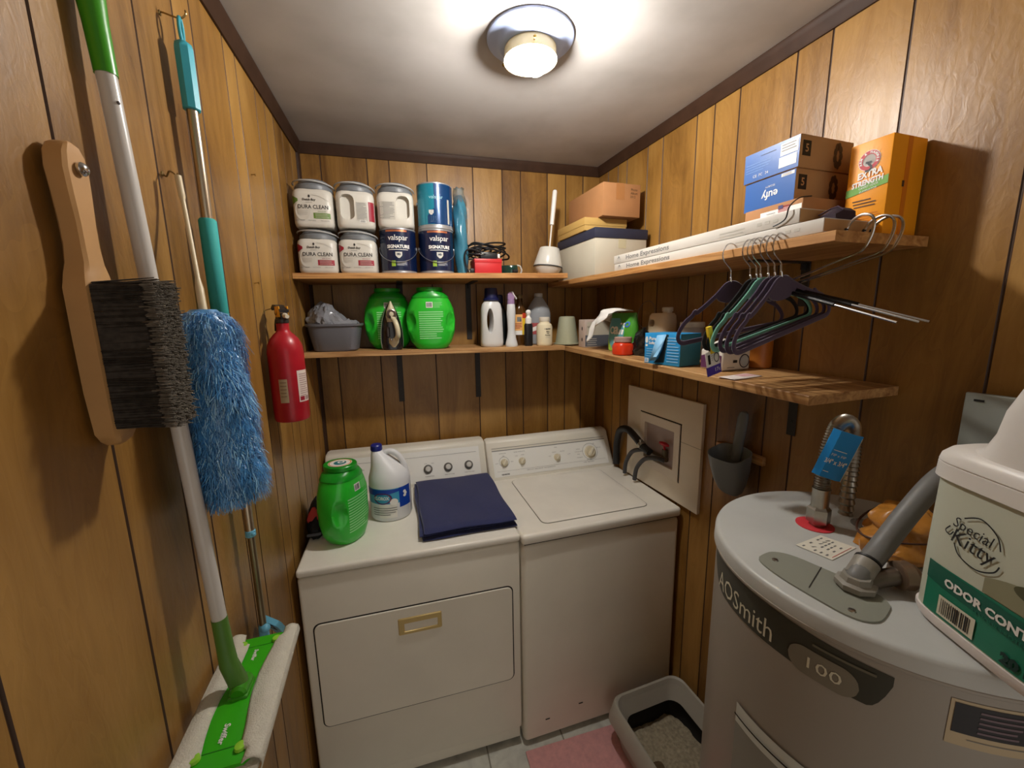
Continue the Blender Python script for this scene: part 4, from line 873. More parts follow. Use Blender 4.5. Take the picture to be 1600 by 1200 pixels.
mb = MB().use(M_white); mb.loft([[(.012 + .004 * cos(a) + dx, -.006 + .007 * sin(a), z) for a in [2 * pi * j / 12 for j in range(12)]] for z, dx in ((.248, -.008), (.236, -.002), (.222, .008), (.214, .012))]); mb.obj('trigger', t)
M_amb = mat('amber_liquid_bottle', (96, 62, 24), .12, trans=.35)
t = thing('amber_bottle', 'amber bottle with yellow and red label behind the spray bottle', 'bottle', (.935, -.135, lbz(.935)))
b = Bottle([(0, .030, .026, 2.6), (.005, .0325, .028, 2.6), (.15, .0325, .028, 2.6), (.178, .024, .022, 2.2), (.20, .013, .013, 2), (.222, .012, .012, 2)]); mb = MB().use(M_amb); b.build(mb, 40); bd = mb.obj('bottle_body', t)
mb = MB().use(mat('dull_gold_cap', (120, 100, 60), .4)); mb.lathe([(.221, .0145), (.224, .015), (.236, .0145), (.238, .012)], 24); mb.obj('cap', t)
mb = MB(); f = b.front(0, 0, .001); f2 = b.front(0, 0, .0016); f3 = b.front(0, 0, .0021); M_y = mat('label_yellow', (232, 196, 40), .45)
patch(mb, f, -.032, .032, .050, .146, M_y, 16, 1); patch(mb, f2, -.031, .006, .070, .146, mat('label_peach', (232, 176, 106), .5), 10, 1); patch(mb, f2, .006, .031, .128, .152, mat('label_red', (196, 60, 36), .5), 6, 1); patch(mb, f2, -.031, .004, .050, .070, M_white, 8, 1); patch(mb, f3, -.020, .0, .112, .134, mat('grey_print'), 4, 1); disc(mb, f3, -.006, .118, .006, .006, M_navyl, 14); lines(mb, f3, -.028, .002, .104, 4, .007, .003, M_dred, 4, 5); mb.obj('printed_label', bd)
t = thing('small_dark_bottle', 'small black bottle with a white ball cap, left of the cream bottle', 'bottle', (.957, -.205, lbz(.957)))
b = Bottle([(0, .017, .013, 3), (.004, .0195, .015, 3), (.096, .0195, .015, 3), (.104, .016, .013, 2.4)]); mb = MB().use(mat('black_bottle_plastic', (26, 26, 28), .35)); b.build(mb, 32); mb.obj('bottle_body', t)
mb = MB().use(M_white); mb.lathe([(.103, .0145), (.108, .0155), (.128, .0145), (.132, .010), (.140, .007), (.146, .010)], 24); mb.sphere((0, 0, .155), .0125, 16); mb.obj('ball_cap', t)
t = thing('cream_bottle', 'round cream bottle with black lettering at the front of the lower back shelf', 'bottle', (1.036, -.205, lbz(1.036)))
b = Bottle([(0, .034, .034, 2), (.003, .0365, .0365, 2), (.012, .0375, .0375, 2), (.086, .0375, .0375, 2), (.098, .034, .034, 2), (.106, .024, .024, 2), (.113, .021, .021, 2)]); mb = MB().use(mat('cream_bottle_plastic', (228, 216, 184), .35)); b.build(mb, 44); bd = mb.obj('bottle_body', t)
mb = MB().use(mat('white_ribbed_cap', (222, 214, 198), .4)); mb.lathe([(.112, .023), (.115, .0245), (.131, .024), (.133, .021)], 32); mb.obj('cap', t)
mb = MB(); f = b.polar(0, 0, .0008); disc(mb, f, .004, .086 - .008, .012, .003, M_black, 16); patch(mb, f, -.014, .022, .0775, .079, M_black, 8, 1)
for k, s_ in enumerate(('Baby', 'Oil', 'Powder')): text(mb, s_, .0085, lambda a, c, k=k: f(.004 + a, .066 - .0085 * k + c), M_black, bold=.0002)
lines(mb, f, -.008, .018, .040, 1, .006, .0016, M_ltgrey); mb.obj('printed_label', bd)
M_clear = mat('clear_bottle_plastic', (220, 226, 232), .12, trans=.6, ior=1.1); M_pink = mat('faded_pink_label', (176, 84, 84), .5)
t = thing('clear_jug', 'clear jug with a pinkish label behind the cream bottle', 'bottle', (1.045, -.095, lbz(1.045)))
b = Bottle([(0, .055, .055, 2), (.006, .060, .060, 2), (.15, .060, .060, 2), (.175, .054, .054, 2), (.205, .036, .036, 2), (.225, .022, .022, 2), (.232, .018, .018, 2)]); mb = MB().use(M_clear); b.build(mb, 44); bd = mb.obj('bottle_body', t)
mb = MB().use(mat('translucent_cap', (190, 188, 184), .4)); mb.lathe([(.231, .020), (.234, .021), (.246, .0205), (.248, .017)], 24); mb.obj('cap', t)
mb = MB(); f = b.polar(0, 0, .0009); patch(mb, f, -.06, .06, .05, .105, M_pink, 24, 1); f2 = b.polar(0, 0, .0014); mb.use(M_white); mb.grid(lambda u, v: f2(-.06 + .06 * u, .06 + .02 * v + .02 * u), 8, 1); mb.obj('printed_label', bd)
t = thing('frosted_cup', 'frosted pale green cup turned upside down in the shelf corner', 'cup', (1.168, -.165, urz(0) - .3015))
mb = MB().use(mat('frosted_green_plastic', (176, 178, 150), .45, trans=.15)); mb.lathe([(0, .060), (.001, .0635), (.006, .0635), (.007, .057), (.120, .040), (.130, .038), (.134, .033), (.135, .01)], 40); mb.obj('cup_body', t)
t.location.z = 1.5482

# ---------------------------------------------------------------- lower right shelf
def lrz(s): return 1.5475 - .0335 * s / 1.364 + .0006
TL = atan2(.0335, 1.364)
def rthing(name, label, cat, s, d, rz=0.0, group=None, dz=0.0): return thing(name, label, cat, RW(s, d, lrz(s) + dz), RW_R + rz, group)
t = rthing('pod_carton', 'silver-grey carton with a white label lying at the back of the lower right shelf', 'carton', .285, .170)
mb = MB().use(mat('pinkish_carton_board', (190, 172, 160), .6)); mb.box(-.030, .030, -.072, .072, 0, .126, .002)
mb.use(M_black); 
body = mb.obj('carton_body', t)
for z in (.085, .035):
    mb = MB().use(M_black); disc(mb, flat(0, 0, -.072), .004, z, .005, .009, M_black, 14); mb.obj('punched_slot', body)
g = lambda a, c: (.0306, a, c); g2 = lambda a, c: (.0311, a, c)
mb = MB(); patch(mb, g, -.07, .07, .004, .055, mat('slate_grey_print', (92, 96, 104), .5), 1, 1); patch(mb, g, -.062, .066, .055, .115, M_offw, 1, 1); text(mb, 'NCE', .012, lambda a, c: g2(-.050 + a * .9, .092 + c), M_black); lines(mb, g2, -.060, -.01, .040, 4, .009, .003, M_ltgrey); mb.obj('printed_side', body)

M_gb = mat('leaf_green_pouch', (70, 150, 44), .3, coat=.3); M_teal = mat('teal_pouch_print', (96, 166, 174), .35); M_lime2 = mat('lime_pouch_print', (150, 196, 70), .35)
t = rthing('detergent_pouch', 'green and teal detergent pouch with big white letters, behind the red jar', 'pouch', .505, .165, radians(14))
mb = MB().use(M_gb); b = Bottle([(0, .066, .034, 2.6), (.004, .070, .036, 2.6), (.05, .073, .036, 2.6), (.11, .070, .028, 2.4), (.145, .067, .010, 2.2), (.158, .066, .002, 2)]); b.build(mb, 44); bd = mb.obj('pouch_body', t)
mb = MB(); f = b.front(0, 0, .001); f2 = b.front(0, 0, .0017); f3 = b.front(0, 0, .0023)
mb.use(M_teal); mb.grid(lambda u, v: f(-.070 + (.055 + .045 * sin(3 * v)) * u, .012 + .125 * v), 12, 12); mb.use(M_lime2); mb.grid(lambda u, v: f2(-.066 + .045 * u * (1 - v), .004 + .05 * v), 6, 4)
text(mb, 'all', .062, lambda a, c: f3(.000 + a, .092 + c), M_white, bold=.002, shear=.1); disc(mb, f3, -.034, .088, .014, .016, M_white, 14, .6)
mb.use(mat('blue_pouch_swirl', (60, 110, 190), .4)); disc(mb, f3, .040, .112, .012, .012, mat('blue_pouch_swirl'), 18, .5); patch(mb, f2, -.02, .06, .03, .05, M_white, 8, 1); mb.obj('printed_front', bd)
M_rag = mat('white_cotton_cloth', (232, 230, 224), .85, bump=.2, bscale=300)
t = rthing('cleaning_cloth', 'white cloth draped over the silver-grey carton and the green pouch', 'cloth', .42, .19, 0, None, 0.0)
z0_ = lrz(.42)
def ragp(u, v):
    # u runs along the shelf from the carton to the pouch, v hangs down at the room side
    s = .392 + .165 * u; top = .118 + .048 * min(1, u * 2.6) ** 1.2; d = .19
    if v < .45: k = v / .45; dd = -.03 + .085 * k; z = top + .006 * sin(pi * k) + .004 * sin(9 * u + 4 * k)
    else: k = (v - .45) / .55; dd = .055 + .024 * sin(pi * .5 * k) + .006 * sin(11 * u + 2); z = top - (.075 * (1 - u) ** .8 + .012) * k
    w = mn.noise(Vector((u * 5, v * 4, 1.3))) * .006
    return (s - .42, -dd - w, z + (lrz(s) - z0_) + w * .5)
mb = MB().use(M_rag); mb.sharp = 80; mb.grid(ragp, 26, 20); mb.obj('cloth', t, thick=.0025)
M_orj = mat('orange_red_gel', (214, 58, 24), .3, coat=.3)
t = rthing('gel_jar', 'orange-red jar with a translucent lid standing in front of the green pouch', 'jar', .607, .236)
b = Bottle([(0, .031, .031, 3), (.004, .0355, .0355, 3), (.034, .0365, .0365, 3), (.044, .033, .033, 2.6), (.050, .028, .028, 2)]); mb = MB().use(M_orj); b.build(mb, 40); bd = mb.obj('jar_body', t)
mb = MB().use(mat('translucent_jar_lid', (196, 160, 150), .25, trans=.3)); mb.lathe([(.049, .031), (.051, .0335), (.066, .0335), (.069, .030)], 40); mb.obj('lid', t)
mb = MB(); f = b.front(0, 0, .0008); patch(mb, f, -.034, -.020, .004, .040, mat('pale_pink_label', (214, 180, 170), .5), 4, 2); lines(mb, b.front(0, 0, .0013), -.033, -.022, .036, 4, .007, .002, M_dred); mb.obj('jar_label', bd)
M_wire = mat('thin_grey_wire', (150, 146, 140), .35, metal=.8)
t = rthing('wire_hoop', 'thin wire hoop standing behind the green pouch on the lower right shelf', 'wire hoop', .475, .036)
mb = MB().use(M_wire); mb.tube([(.056 * cos(a), .008 * sin(a), .150 + .056 * sin(a)) for a in [2 * pi * i / 48 for i in range(48)]], .0012, 6, True); mb.tube(smoothpath([(-.056, 0, .150), (-.057, -.004, .08), (-.050, 0, .0012)], 6), .0012, 6); mb.tube(smoothpath([(.056, 0, .150), (.057, .004, .08), (.050, 0, .0012)], 6), .0012, 6); mb.obj('hoop', t)
t = rthing('dark_bag', 'crumpled black plastic bag in the shadow beside the cream jug', 'plastic bag', .640, .170)
mb = MB().use(mat('black_plastic_bag', (20, 22, 22), .2, coat=.4)); rg = []
for i in range(12):
    k = i / 11; z = .105 * k; r_ = .040 * (1 - k ** 3) + .003; rg.append([tuple((lambda q: (q[0], q[1], max(.0004, q[2])))(crumple((r_ * cos(a), r_ * sin(a), z), .012, 40, 2.2))) for a in [2 * pi * j / 36 for j in range(36)]])
mb.loft(rg); mb.obj('bag', t)
t = rthing('cream_jug', 'cream jug with a grip hole standing behind the blue box', 'jug', .655, .095)
b = Bottle([(0, .052, .036, 3), (.004, .056, .039, 3), (.12, .056, .039, 3), (.148, .053, .036, 2.8), (.158, .046, .030, 2.6)]); mb = MB().use(mat('cream_jug_plastic', (214, 196, 166), .4)); b.build(mb, 44)
c = MB().use(mat('cream_jug_plastic')); c.prism(rrect(-.036, .002, .108, .134, .011, 4), -.08, .08); mb = cut(mb, c); mb.sharp = 45; mb.lathe([(.157, .017), (.165, .017)], 24, None, True, True, .026, 0); bd = fix_normals(mb.obj('jug_body', t))
mb = MB().use(mat('ivory_cap', (206, 196, 176), .4)); mb.lathe([(.164, .020), (.178, .020), (.180, .017)], 24, None, True, True, .026, 0); mb.obj('cap', t)
mb = MB(); f = b.front(0, 0, .0009); patch(mb, f, -.05, .05, .03, .085, mat('tan_jug_label', (206, 170, 110), .5), 12, 1); mb.obj('jug_label', bd)
t = rthing('white_canister', 'short pale canister beside the cream jug, behind the hangers', 'canister', .800, .085)
mb = MB().use(mat('pale_grey_canister', (170, 160, 152), .45)); mb.lathe([(0, .036), (.004, .039), (.105, .039), (.112, .036)], 36); mb.obj('canister_body', t); mb = MB().use(mat('ivory_cap')); mb.lathe([(.111, .039), (.113, .041), (.128, .0405), (.130, .037)], 36); mb.obj('lid', t)

M_bb = mat('bright_blue_carton', (44, 152, 218), .4); M_bt = mat('teal_blue_carton_side', (40, 112, 134), .45); M_lb = mat('light_blue_print', (140, 196, 236), .45)
t = rthing('blue_carton', 'bright blue carton with a torn front flap on the lower right shelf', 'carton', .876, .232, radians(11))
w, dp, h = .069, .049, .100
mb = MB().use(M_bb); mb.box(-w, w, -dp, dp, 0, h, .0015); mb.use(M_bt); mb.box(w - .0006, w + .0005, -dp + .001, dp - .001, .001, h - .001); body = mb.obj('carton_body', t)
mb = MB(); f = flat(0, 0, -dp); f2 = flat(0, 0, -dp, .0011); f3 = flat(0, 0, -dp, .0017)
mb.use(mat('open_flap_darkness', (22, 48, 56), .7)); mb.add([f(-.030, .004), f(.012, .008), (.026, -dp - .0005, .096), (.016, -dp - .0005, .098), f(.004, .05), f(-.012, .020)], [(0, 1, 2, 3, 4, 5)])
mb.obj('torn_opening', body)
mb = MB(); text(mb, 'Pure', .015, lambda a, c: f2(-.036 + a, .082 + c), M_white, bold=.0006); text(mb, 'Softness', .013, lambda a, c: f2(-.030 + a, .068 + c), M_white, bold=.0005); disc(mb, f2, -.060, .078, .006, .011, M_white, 16); disc(mb, f2, -.060, .060, .005, .004, M_white, 14); lines(mb, f2, -.060, -.034, .050, 4, .008, .0025, M_lb); patch(mb, f2, -.066, -.050, .004, .018, M_white, 1, 1); lines(mb, f3, -.064, -.053, .015, 2, .005, .0025, M_bb)
mb.obj('printed_front', body)
mb = MB(); lines(mb, f2, .022, .066, .088, 9, .0092, .0034, M_lb, 8); mb.obj('printed_lines', body)
mb = MB().use(M_lb); mb.add([(-.018, -dp - .001, .094), (.018, -dp - .001, .097), (.008, -dp - .012, .050), (-.004, -dp - .024, .014), (-.030, -dp - .020, .012)], [(0, 1, 2, 3, 4)]); fl = mb.obj('torn_flap', t, thick=.0008)

t = rthing('tissue_pack', 'white pack with a round logo and crumpled film, under the hangers', 'pack', 1.020, .160, radians(2))
M_tp = mat('white_film_wrap', (220, 214, 204), .3, coat=.2); M_pur = mat('plum_print', (96, 52, 90), .45)
w, dp, h = .040, .054, .060
mb = MB().use(M_tp); mb.box(-w, w, -dp, dp, 0, h, .006, 3); body = mb.obj('pack_body', t)
g = lambda a, c: (w + .0008, a, c); g2 = lambda a, c: (w + .0013, a, c); mb = MB(); disc(mb, g, .030, .026, .020, .020, M_navyl, 30, .84); disc(mb, g, .030, .026, .015, .015, mat('pale_blue_grey_print', (176, 184, 190), .5), 24); patch(mb, g, -.014, .002, .022, .030, M_black, 1, 1); lines(mb, g, -.036, -.006, .010, 1, .005, .002, M_grey); mb.obj('printed_end', body)
mb = MB().use(M_pur); f = flat(0, 0, -dp, .0008); mb.add([f(-w + .004, .005), f(w - .004, .005), f(w - .004, .044), f(0, .050), f(-w + .004, .040)], [(0, 1, 2, 3, 4)]); mb.use(mat('pinkish_print', (170, 130, 140), .5)); f2 = flat(0, 0, -dp, .0014); mb.add([f2(-.012, .008), f2(.008, .016), f2(-.004, .034)], [(0, 1, 2)]); mb.obj('plum_side', body)
mb = MB().use(M_tp); rg = []
for i in range(9):
    k = i / 8; rg.append([crumple((.034 * cos(a) * (1 - .6 * k), -.005 + .045 * sin(a) * (1 - .65 * k), h - .002 + .030 * k), .010 if k > .05 else .002, 60, 5.5) for a in [2 * pi * j / 30 for j in range(30)]])
mb.loft(rg); mb.obj('crumpled_film', t)
t = rthing('amber_canister', 'amber-brown canister against the wall behind the white pack', 'canister', 1.035, .045)
mb = MB().use(mat('amber_brown_plastic', (176, 104, 34), .4)); mb.lathe([(0, .032), (.004, .035), (.085, .035), (.095, .030)], 32); mb.obj('canister_body', t); mb = MB().use(mat('dark_brown_print')); mb.lathe([(.094, .031), (.096, .033), (.108, .032), (.110, .028)], 32); mb.obj('lid', t)
t = rthing('leaflet', 'pale pink and white leaflet lying flat at the front edge of the lower right shelf', 'leaflet', 1.138, .232, radians(4), None, .0006)
t.rotation_euler = (0, TL, RW_R + radians(4))
mb = MB().use(mat('leaflet_paper', (226, 214, 206), .6)); mb.grid(lambda u, v: (-.024 + .048 * u + .012 * (1 - v), -.062 + .120 * v, .0006 + .004 * max(0, .2 - v) ), 4, 8); mb.obj('sheet', t, thick=.0006)
mb = MB().use(mat('pink_leaflet_print', (214, 168, 170), .6)); mb.grid(lambda u, v: (-.016 + .03 * u, .0 + .05 * v, .0014), 2, 2); mb.obj('print', t)
# ---------------------------------------------------------------- clothes hangers on the upper right shelf
M_hp = mat('dark_purple_velvet', (66, 50, 78), .9, sheen=.5); M_hk = mat('black_velvet', (16, 15, 17), .9, sheen=.2); M_hm = mat('mint_velvet', (124, 194, 170), .9, sheen=.3)
def hanger_mesh(m, tagged=False):
    """origin at the hook's resting point on the shelf edge; x into the room, z up"""
    parts = {}
    mb = MB().use(m); neck = -.082
    K = .76
    half = smoothpath([(0, neck), (.018, neck - .004), (.045, neck - .030 * K), (.085, neck - .060 * K), (.110, neck - .075 * K), (.117, neck - .072 * K), (.126, neck - .084 * K), (.150, neck - .102 * K), (.168, neck - .128 * K), (.172, neck - .150 * K), (.160, neck - .165 * K), (.120, neck - .166 * K), (0, neck - .166 * K)], 5)
    full = half + [(-x, z) for x, z in reversed(half[1:-1])] if True else half
    full = [(p[0], p[1]) for p in half] + [(-p[0], p[1]) for p in reversed(half[1:-1])]
    ring = []
    w, th = .0060, .0026
    n = len(full)
    P = [Vector((x, 0, z)) for x, z in full]
    rings = []
    for i in range(n):
        t = (P[(i + 1) % n] - P[i - 1]).normalized(); nr = Vector((-t.z, 0, t.x))
        rings.append([tuple(P[i] + nr * w * cos(a) + Vector((0, th, 0)) * sin(a)) for a in [2 * pi * j / 10 for j in range(10)]])
    rings.append(rings[0]); mb.loft(rings, False, False)
    # solid yoke under the neck
    yo = [(-.050, neck - .029), (-.03, neck - .014), (-.012, neck - .002), (0, neck + .003), (.012, neck - .002), (.03, neck - .014), (.050, neck - .029), (.040, neck - .040), (.02, neck - .047), (0, neck - .049), (-.02, neck - .047), (-.040, neck - .040)]
    mb.prism(yo, -.0022, .0022); parts['hanger_frame'] = mb
    mb = MB().use(M_chrome)
    hk = smoothpath([(0, neck - .004), (0, neck + .020), (.0, neck + .034), (.010, neck + .046), (.021, neck + .060), (.022, -.006), (.012, .009), (-.004, .014), (-.020, .006), (-.027, -.007), (-.030, -.018)], 5)
    mb.tube([(x, 0, z) for x, z in hk], .0016, 8); mb.lathe([(neck - .002, .0026), (neck + .014, .0026), (neck + .015, .0018)], 10); parts['hook'] = mb
    return parts
def hang(label, proto, s, yaw, tilt, dx=.0, dz=0.0, group='velvet clothes hangers on the upper right shelf'):
    z = urz(s); 
    t = thing('clothes_hanger', label, 'hanger', RW(s, .288 + dx, z + dz), RW_R - pi / 2 + yaw, group)
    t.rotation_euler = (Matrix.Rotation(RW_R + pi / 2 + pi + yaw, 4, 'Z') @ Matrix.Rotation(tilt, 4, 'Y')).to_euler()
    for k, mb in proto.items(): mb.obj(k, t)
    return t
hp, hk_, hm = hanger_mesh(M_hp), hanger_mesh(M_hk), hanger_mesh(M_hm)
DR = radians
HG = [(hp, 1.132, 0, 8, 'dark purple velvet hanger hanging apart at the far left of the row'),
      (hk_, 1.186, 6, 12, 'black velvet hanger hanging next to the far left purple one'),
      (hk_, 1.200, 3, 14, 'black velvet hanger with yellow strap and white-purple tag, touching the mint one'),
      (hm, 1.212, 4, 13, 'mint green velvet hanger among dark ones'),
      (hp, 1.232, 5, 13, 'dark purple velvet hanger right beside the mint green one'),
      (hp, 1.247, 5, 14, 'dark purple velvet hanger second from the right-hand end of the row'),
      (hp, 1.263, 6, 14, 'dark purple velvet hanger at the right-hand end of the row, nearest the orange carton')]
hs = [hang(l, p, s, DR(yw), DR(tl)) for p, s, yw, tl, l in HG]
t = hs[2]
def htag(sign):
    mb = MB().use(mat('yellow_strap', (236, 204, 50), .5)); mb.box(sign * .165 - .006, sign * .165 + .006, -.0042, .0042, -.214, -.150, .001); st = mb.obj('strap', t)
    mb = MB().use(M_white); mb.box(sign * .165 - .021, sign * .165 + .021, -.0012, .0012, -.266, -.208, .001); mb.use(mat('violet_tag_print', (76, 56, 160), .5)); mb.box(sign * .165 - .0212, sign * .165 + .0212, -.0016, .0016, -.266, -.244); tg = mb.obj('hang_tag', t)
    mb = MB(); f = lambda a, c: (sign * .165 + a * -sign * -1, sign * .0019 if False else -.0020, c)
    for yy, sg in ((-.0021, 1), (.0021, -1)):
        f = lambda a, c, yy=yy, sg=sg: (sign * .165 + sg * a, yy, c)
        disc(mb, f, .010, -.226, .008, .012, M_navyl, 24, .8); patch(mb, f, -.016, -.009, -.238, -.215, M_black, 1, 1); lines(mb, f, -.006, -.001, -.214, 4, .005, .001, M_grey, 2, 1); text(mb, '17c', .013, lambda a, c, f=f: f(.009 + a, -.255 + c), M_white)
    mb.obj('tag_print', tg)
htag(1)

M_rub = mat('black_rubber_sleeve', (20, 20, 22), .5)
def slack(label, d, s0, dz, yaw=0.0):
    """open-ended chrome trouser hanger hooked over the end of the shelf; local x along the wall towards the camera"""
    t = thing('trouser_hanger', label, 'hanger', RW(s0, d, urz(1.37) + dz), RW_R + yaw, 'chrome trouser hangers on the end of the upper right shelf')
    mb = MB().use(M_chrome)
    pth = smoothpath([(-.024, .0015 - dz), (-.022, .010), (-.012, .022), (.004, .028), (.020, .022), (.026, .006), (.022, -.018), (.008, -.040), (-.030, -.052), (-.090, -.070), (-.150, -.086), (-.162, -.094), (-.158, -.103), (-.10, -.120), (0, -.150), (.085, -.176)], 6)
    mb.tube([(x, 0, z) for x, z in pth], .0027, 8); mb.obj('hanger_wire', t)
    mb = MB().use(M_rub); mb.tube([(-.154, 0, -.104), (-.03, 0, -.141)], .0046, 8); mb.obj('grip_sleeve', t)
    mb = MB().use(M_rub); mb.tube([(-.026, 0, .001 - dz), (-.023, 0, .008)], .0034, 8); mb.obj('tip', t)
    return t
slack('chrome trouser hanger at the shelf end, the one nearest the room', .236, 1.385, .0, DR(-4))
slack('chrome trouser hanger at the shelf end, in the middle of the bunch', .186, 1.388, .0, DR(2))
slack('chrome trouser hanger at the shelf end, nearest the wall', .166, 1.390, .0, DR(6))

# ---------------------------------------------------------------- washer outlet panel and hoses
M_bd = mat('white_painted_board', (236, 226, 208), .5, noise=.04, nscale=7)
t = thing('outlet_panel', 'white painted board with a recessed washer outlet box on the right wall', 'wall panel', RW(.57, .0005, 1.137), RW_R)
w, h = .233, .218
mb = MB().use(M_bd); mb.box(-w, w, -.014, 0, -h, h, .0012)
c = MB().use(M_bd); c.box(-.100, .095, -.03, -.0018, -.092, .076); mb = cut(mb, c); mb.sharp = 30; bd = fix_normals(mb.obj('board', t))
mb = MB().use(mat('seam_shadow_line', (150, 140, 122), .7)); mb.box(.125, w, -.0146, -.0138, .043, .0445); mb.obj('seam', bd)
mb = MB().use(mat('white_outlet_frame', (238, 228, 214), .45)); o_, i_ = rrect(-.128, .124, -.130, .112, .006, 3), rrect(-.098, .093, -.090, .074, .004, 3)
mb.loft([[(x, -.0135, z) for x, z in o_], [(x, -.0185, z) for x, z in o_], [(x, -.0185, z) for x, z in i_], [(x, -.0030, z) for x, z in i_]], False, False); fr = fix_normals(mb.obj('outlet_frame', t))
mb = MB().use(M_gap); mb.box(-.134, .130, -.0150, -.0140, .112, .1165); mb.box(.124, .1285, -.0150, -.0140, -.132, .1165); mb.obj('frame_gap', t)
mb = MB().use(mat('mauve_grey_outlet_back', (176, 160, 158), .5)); mb.box(-.099, .094, -.0030, -.0020, -.091, .075); mb.obj('outlet_back', t)
mb = MB().use(mat('dull_brass_valve', (110, 100, 84), .4, metal=.7)); mb.tube([(.038, -.012, -.070), (.038, -.012, -.018)], .0125, 12); mb.tube([(.038, -.012, -.05), (.038, -.035, -.058)], .010, 12); mb.tube([(-.075, -.012, -.060), (.05, -.012, -.060)], .011, 12); mb.obj('valve_body', t)
mb = MB().use(mat('red_valve_handle', (186, 26, 44), .4)); mb.tube([(.038, -.016, -.018), (.038, -.020, .002)], .005, 10); mb.loft([[(.038 + r * .030 * cos(a), -.020 + r * .010 * sin(a), z) for a in [2 * pi * j / 20 for j in range(20)]] for z, r in ((.0, .5), (.004, 1.0), (.011, 1.0), (.015, .6))]); mb.obj('valve_handle', t)
def hose(name, label, pts, r, m, ribs=0):
    base = Vector(pts[0]); t = thing(name, label, 'hose', base); mb = MB().use(m); P = smoothpath([Vector(p) - base for p in pts], 8)
    rr = [r * (1 + (.10 if (ribs and i % 2) else 0)) for i in range(len(P))]; mb.tube(P, rr, 14); mb.obj('hose_body', t); return t, base
M_hose = mat('black_rubber_hose', (34, 34, 36), .5); M_hose2 = mat('grey_black_hose', (62, 62, 64), .45)
def RWl(s, d, z): return RW(s, d, z)
t, base = hose('drain_hose', 'thick black drain hose arching from behind the washer into the outlet box', [RW(.258, .020, .934), RW(.258, .021, .99), RW(.270, .026, 1.06), RW(.315, .040, 1.128), RW(.385, .047, 1.152), RW(.45, .047, 1.130), RW(.50, .047, 1.106), RW(.545, .042, 1.090)], .0165, M_hose)
mb = MB().use(M_steel); a, c = RW(.487, .047, 1.1125) - base, RW(.502, .047, 1.105) - base; mb.tube([a, c], .0185, 16); q = (a + c) / 2; mb.box(q.x - .010, q.x + .002, q.y - .008, q.y + .008, q.z + .014, q.z + .026, .002); mb.obj('hose_clamp', t)
hose('supply_hose', 'thin black water hose bending down behind the washer, left of its twin', [RW(.505, .030, 1.085), RW(.48, .046, 1.082), RW(.43, .052, 1.055), RW(.385, .050, .99), RW(.37, .045, .93)], .0095, M_hose2)
hose('supply_hose', 'thin black water hose bending down from the red-handled valve', [RW(.625, .030, 1.078), RW(.59, .050, 1.080), RW(.53, .056, 1.055), RW(.475, .054, .995), RW(.455, .050, .93)], .0095, M_hose2)

# peg strip and litter scoop
t = thing('peg_strip', 'short bare wood strip screwed to the right wall behind the grey scoop', 'wood strip', RW(.964, .0005, 1.222), RW_R)
mb = MB().use(M_shelf2); mb.box(-.092, .092, -.016, 0, -.014, .014, .002); mb.M = None; mb.obj('strip', t)
mb = MB().use(M_brass); mb.tube([(.01, -.014, .002), (.01, -.032, .006)], .0026, 8); mb.obj('peg_nail', t)
M_scp = mat('slate_grey_scoop', (118, 126, 132), .45)
t = thing('litter_scoop', 'grey plastic scoop hanging from the wood strip on the right wall', 'scoop', RW(.972, .022, 1.235), RW_R + DR(8))
mb = MB().use(M_scp); rg = []
for z, rx, y0, y1 in ((.0, .064, -.090, -.004), (-.05, .060, -.080, -.004), (-.10, .050, -.066, -.005), (-.135, .036, -.05, -.008), (-.146, .024, -.04, -.012)):
    rg.append([(rx * math.copysign(abs(cos(a)) ** .6, cos(a)), (y0 + y1) / 2 + (y1 - y0) / 2 * math.copysign(abs(sin(a)) ** .6, sin(a)), z + (.018 * sin(a) if z == 0 else 0)) for a in [2 * pi * j / 36 for j in range(36)]])
inn = [[(p[0] * .94, (p[1] + .047) * .93 - .047, p[2] + (0 if i == 0 else .003)) for p in r] for i, r in enumerate(rg)]
mb.loft(list(reversed(rg)) + inn, True, True); fix_normals(mb.obj('cup', t))
mb = MB().use(M_scp); mb.loft([[(rx * cos(a) + ox, -.012 + .010 * sin(a), z) for a in [2 * pi * j / 18 for j in range(18)]] for z, rx, ox in ((-.03, .016, .0), (.02, .017, .004), (.07, .0175, .010), (.115, .018, .014), (.132, .014, .016), (.137, .006, .016))]); mb.obj('handle', t)

# grey electrical box
M_eb = mat('grey_steel_box', (150, 156, 150), .45, metal=.2)
t = thing('junction_box', 'grey steel electrical box on the right wall behind the cat litter jug', 'junction box', RW(1.56, .0005, 1.47), RW_R)
mb = MB().use(M_eb); mb.box(-.060, .060, -.044, 0, -.062, .052, .003); mb.obj('box_body', t); mb = MB().use(M_eb); mb.box(-.066, .066, -.050, -.043, -.066, .058, .005, 3); mb.obj('cover_plate', t)
for x in (-.045, .045): mb = MB().use(M_black); mb.box(x - .007, x + .007, -.0515, -.0495, .042, .046); mb.obj('cover_slot', t)

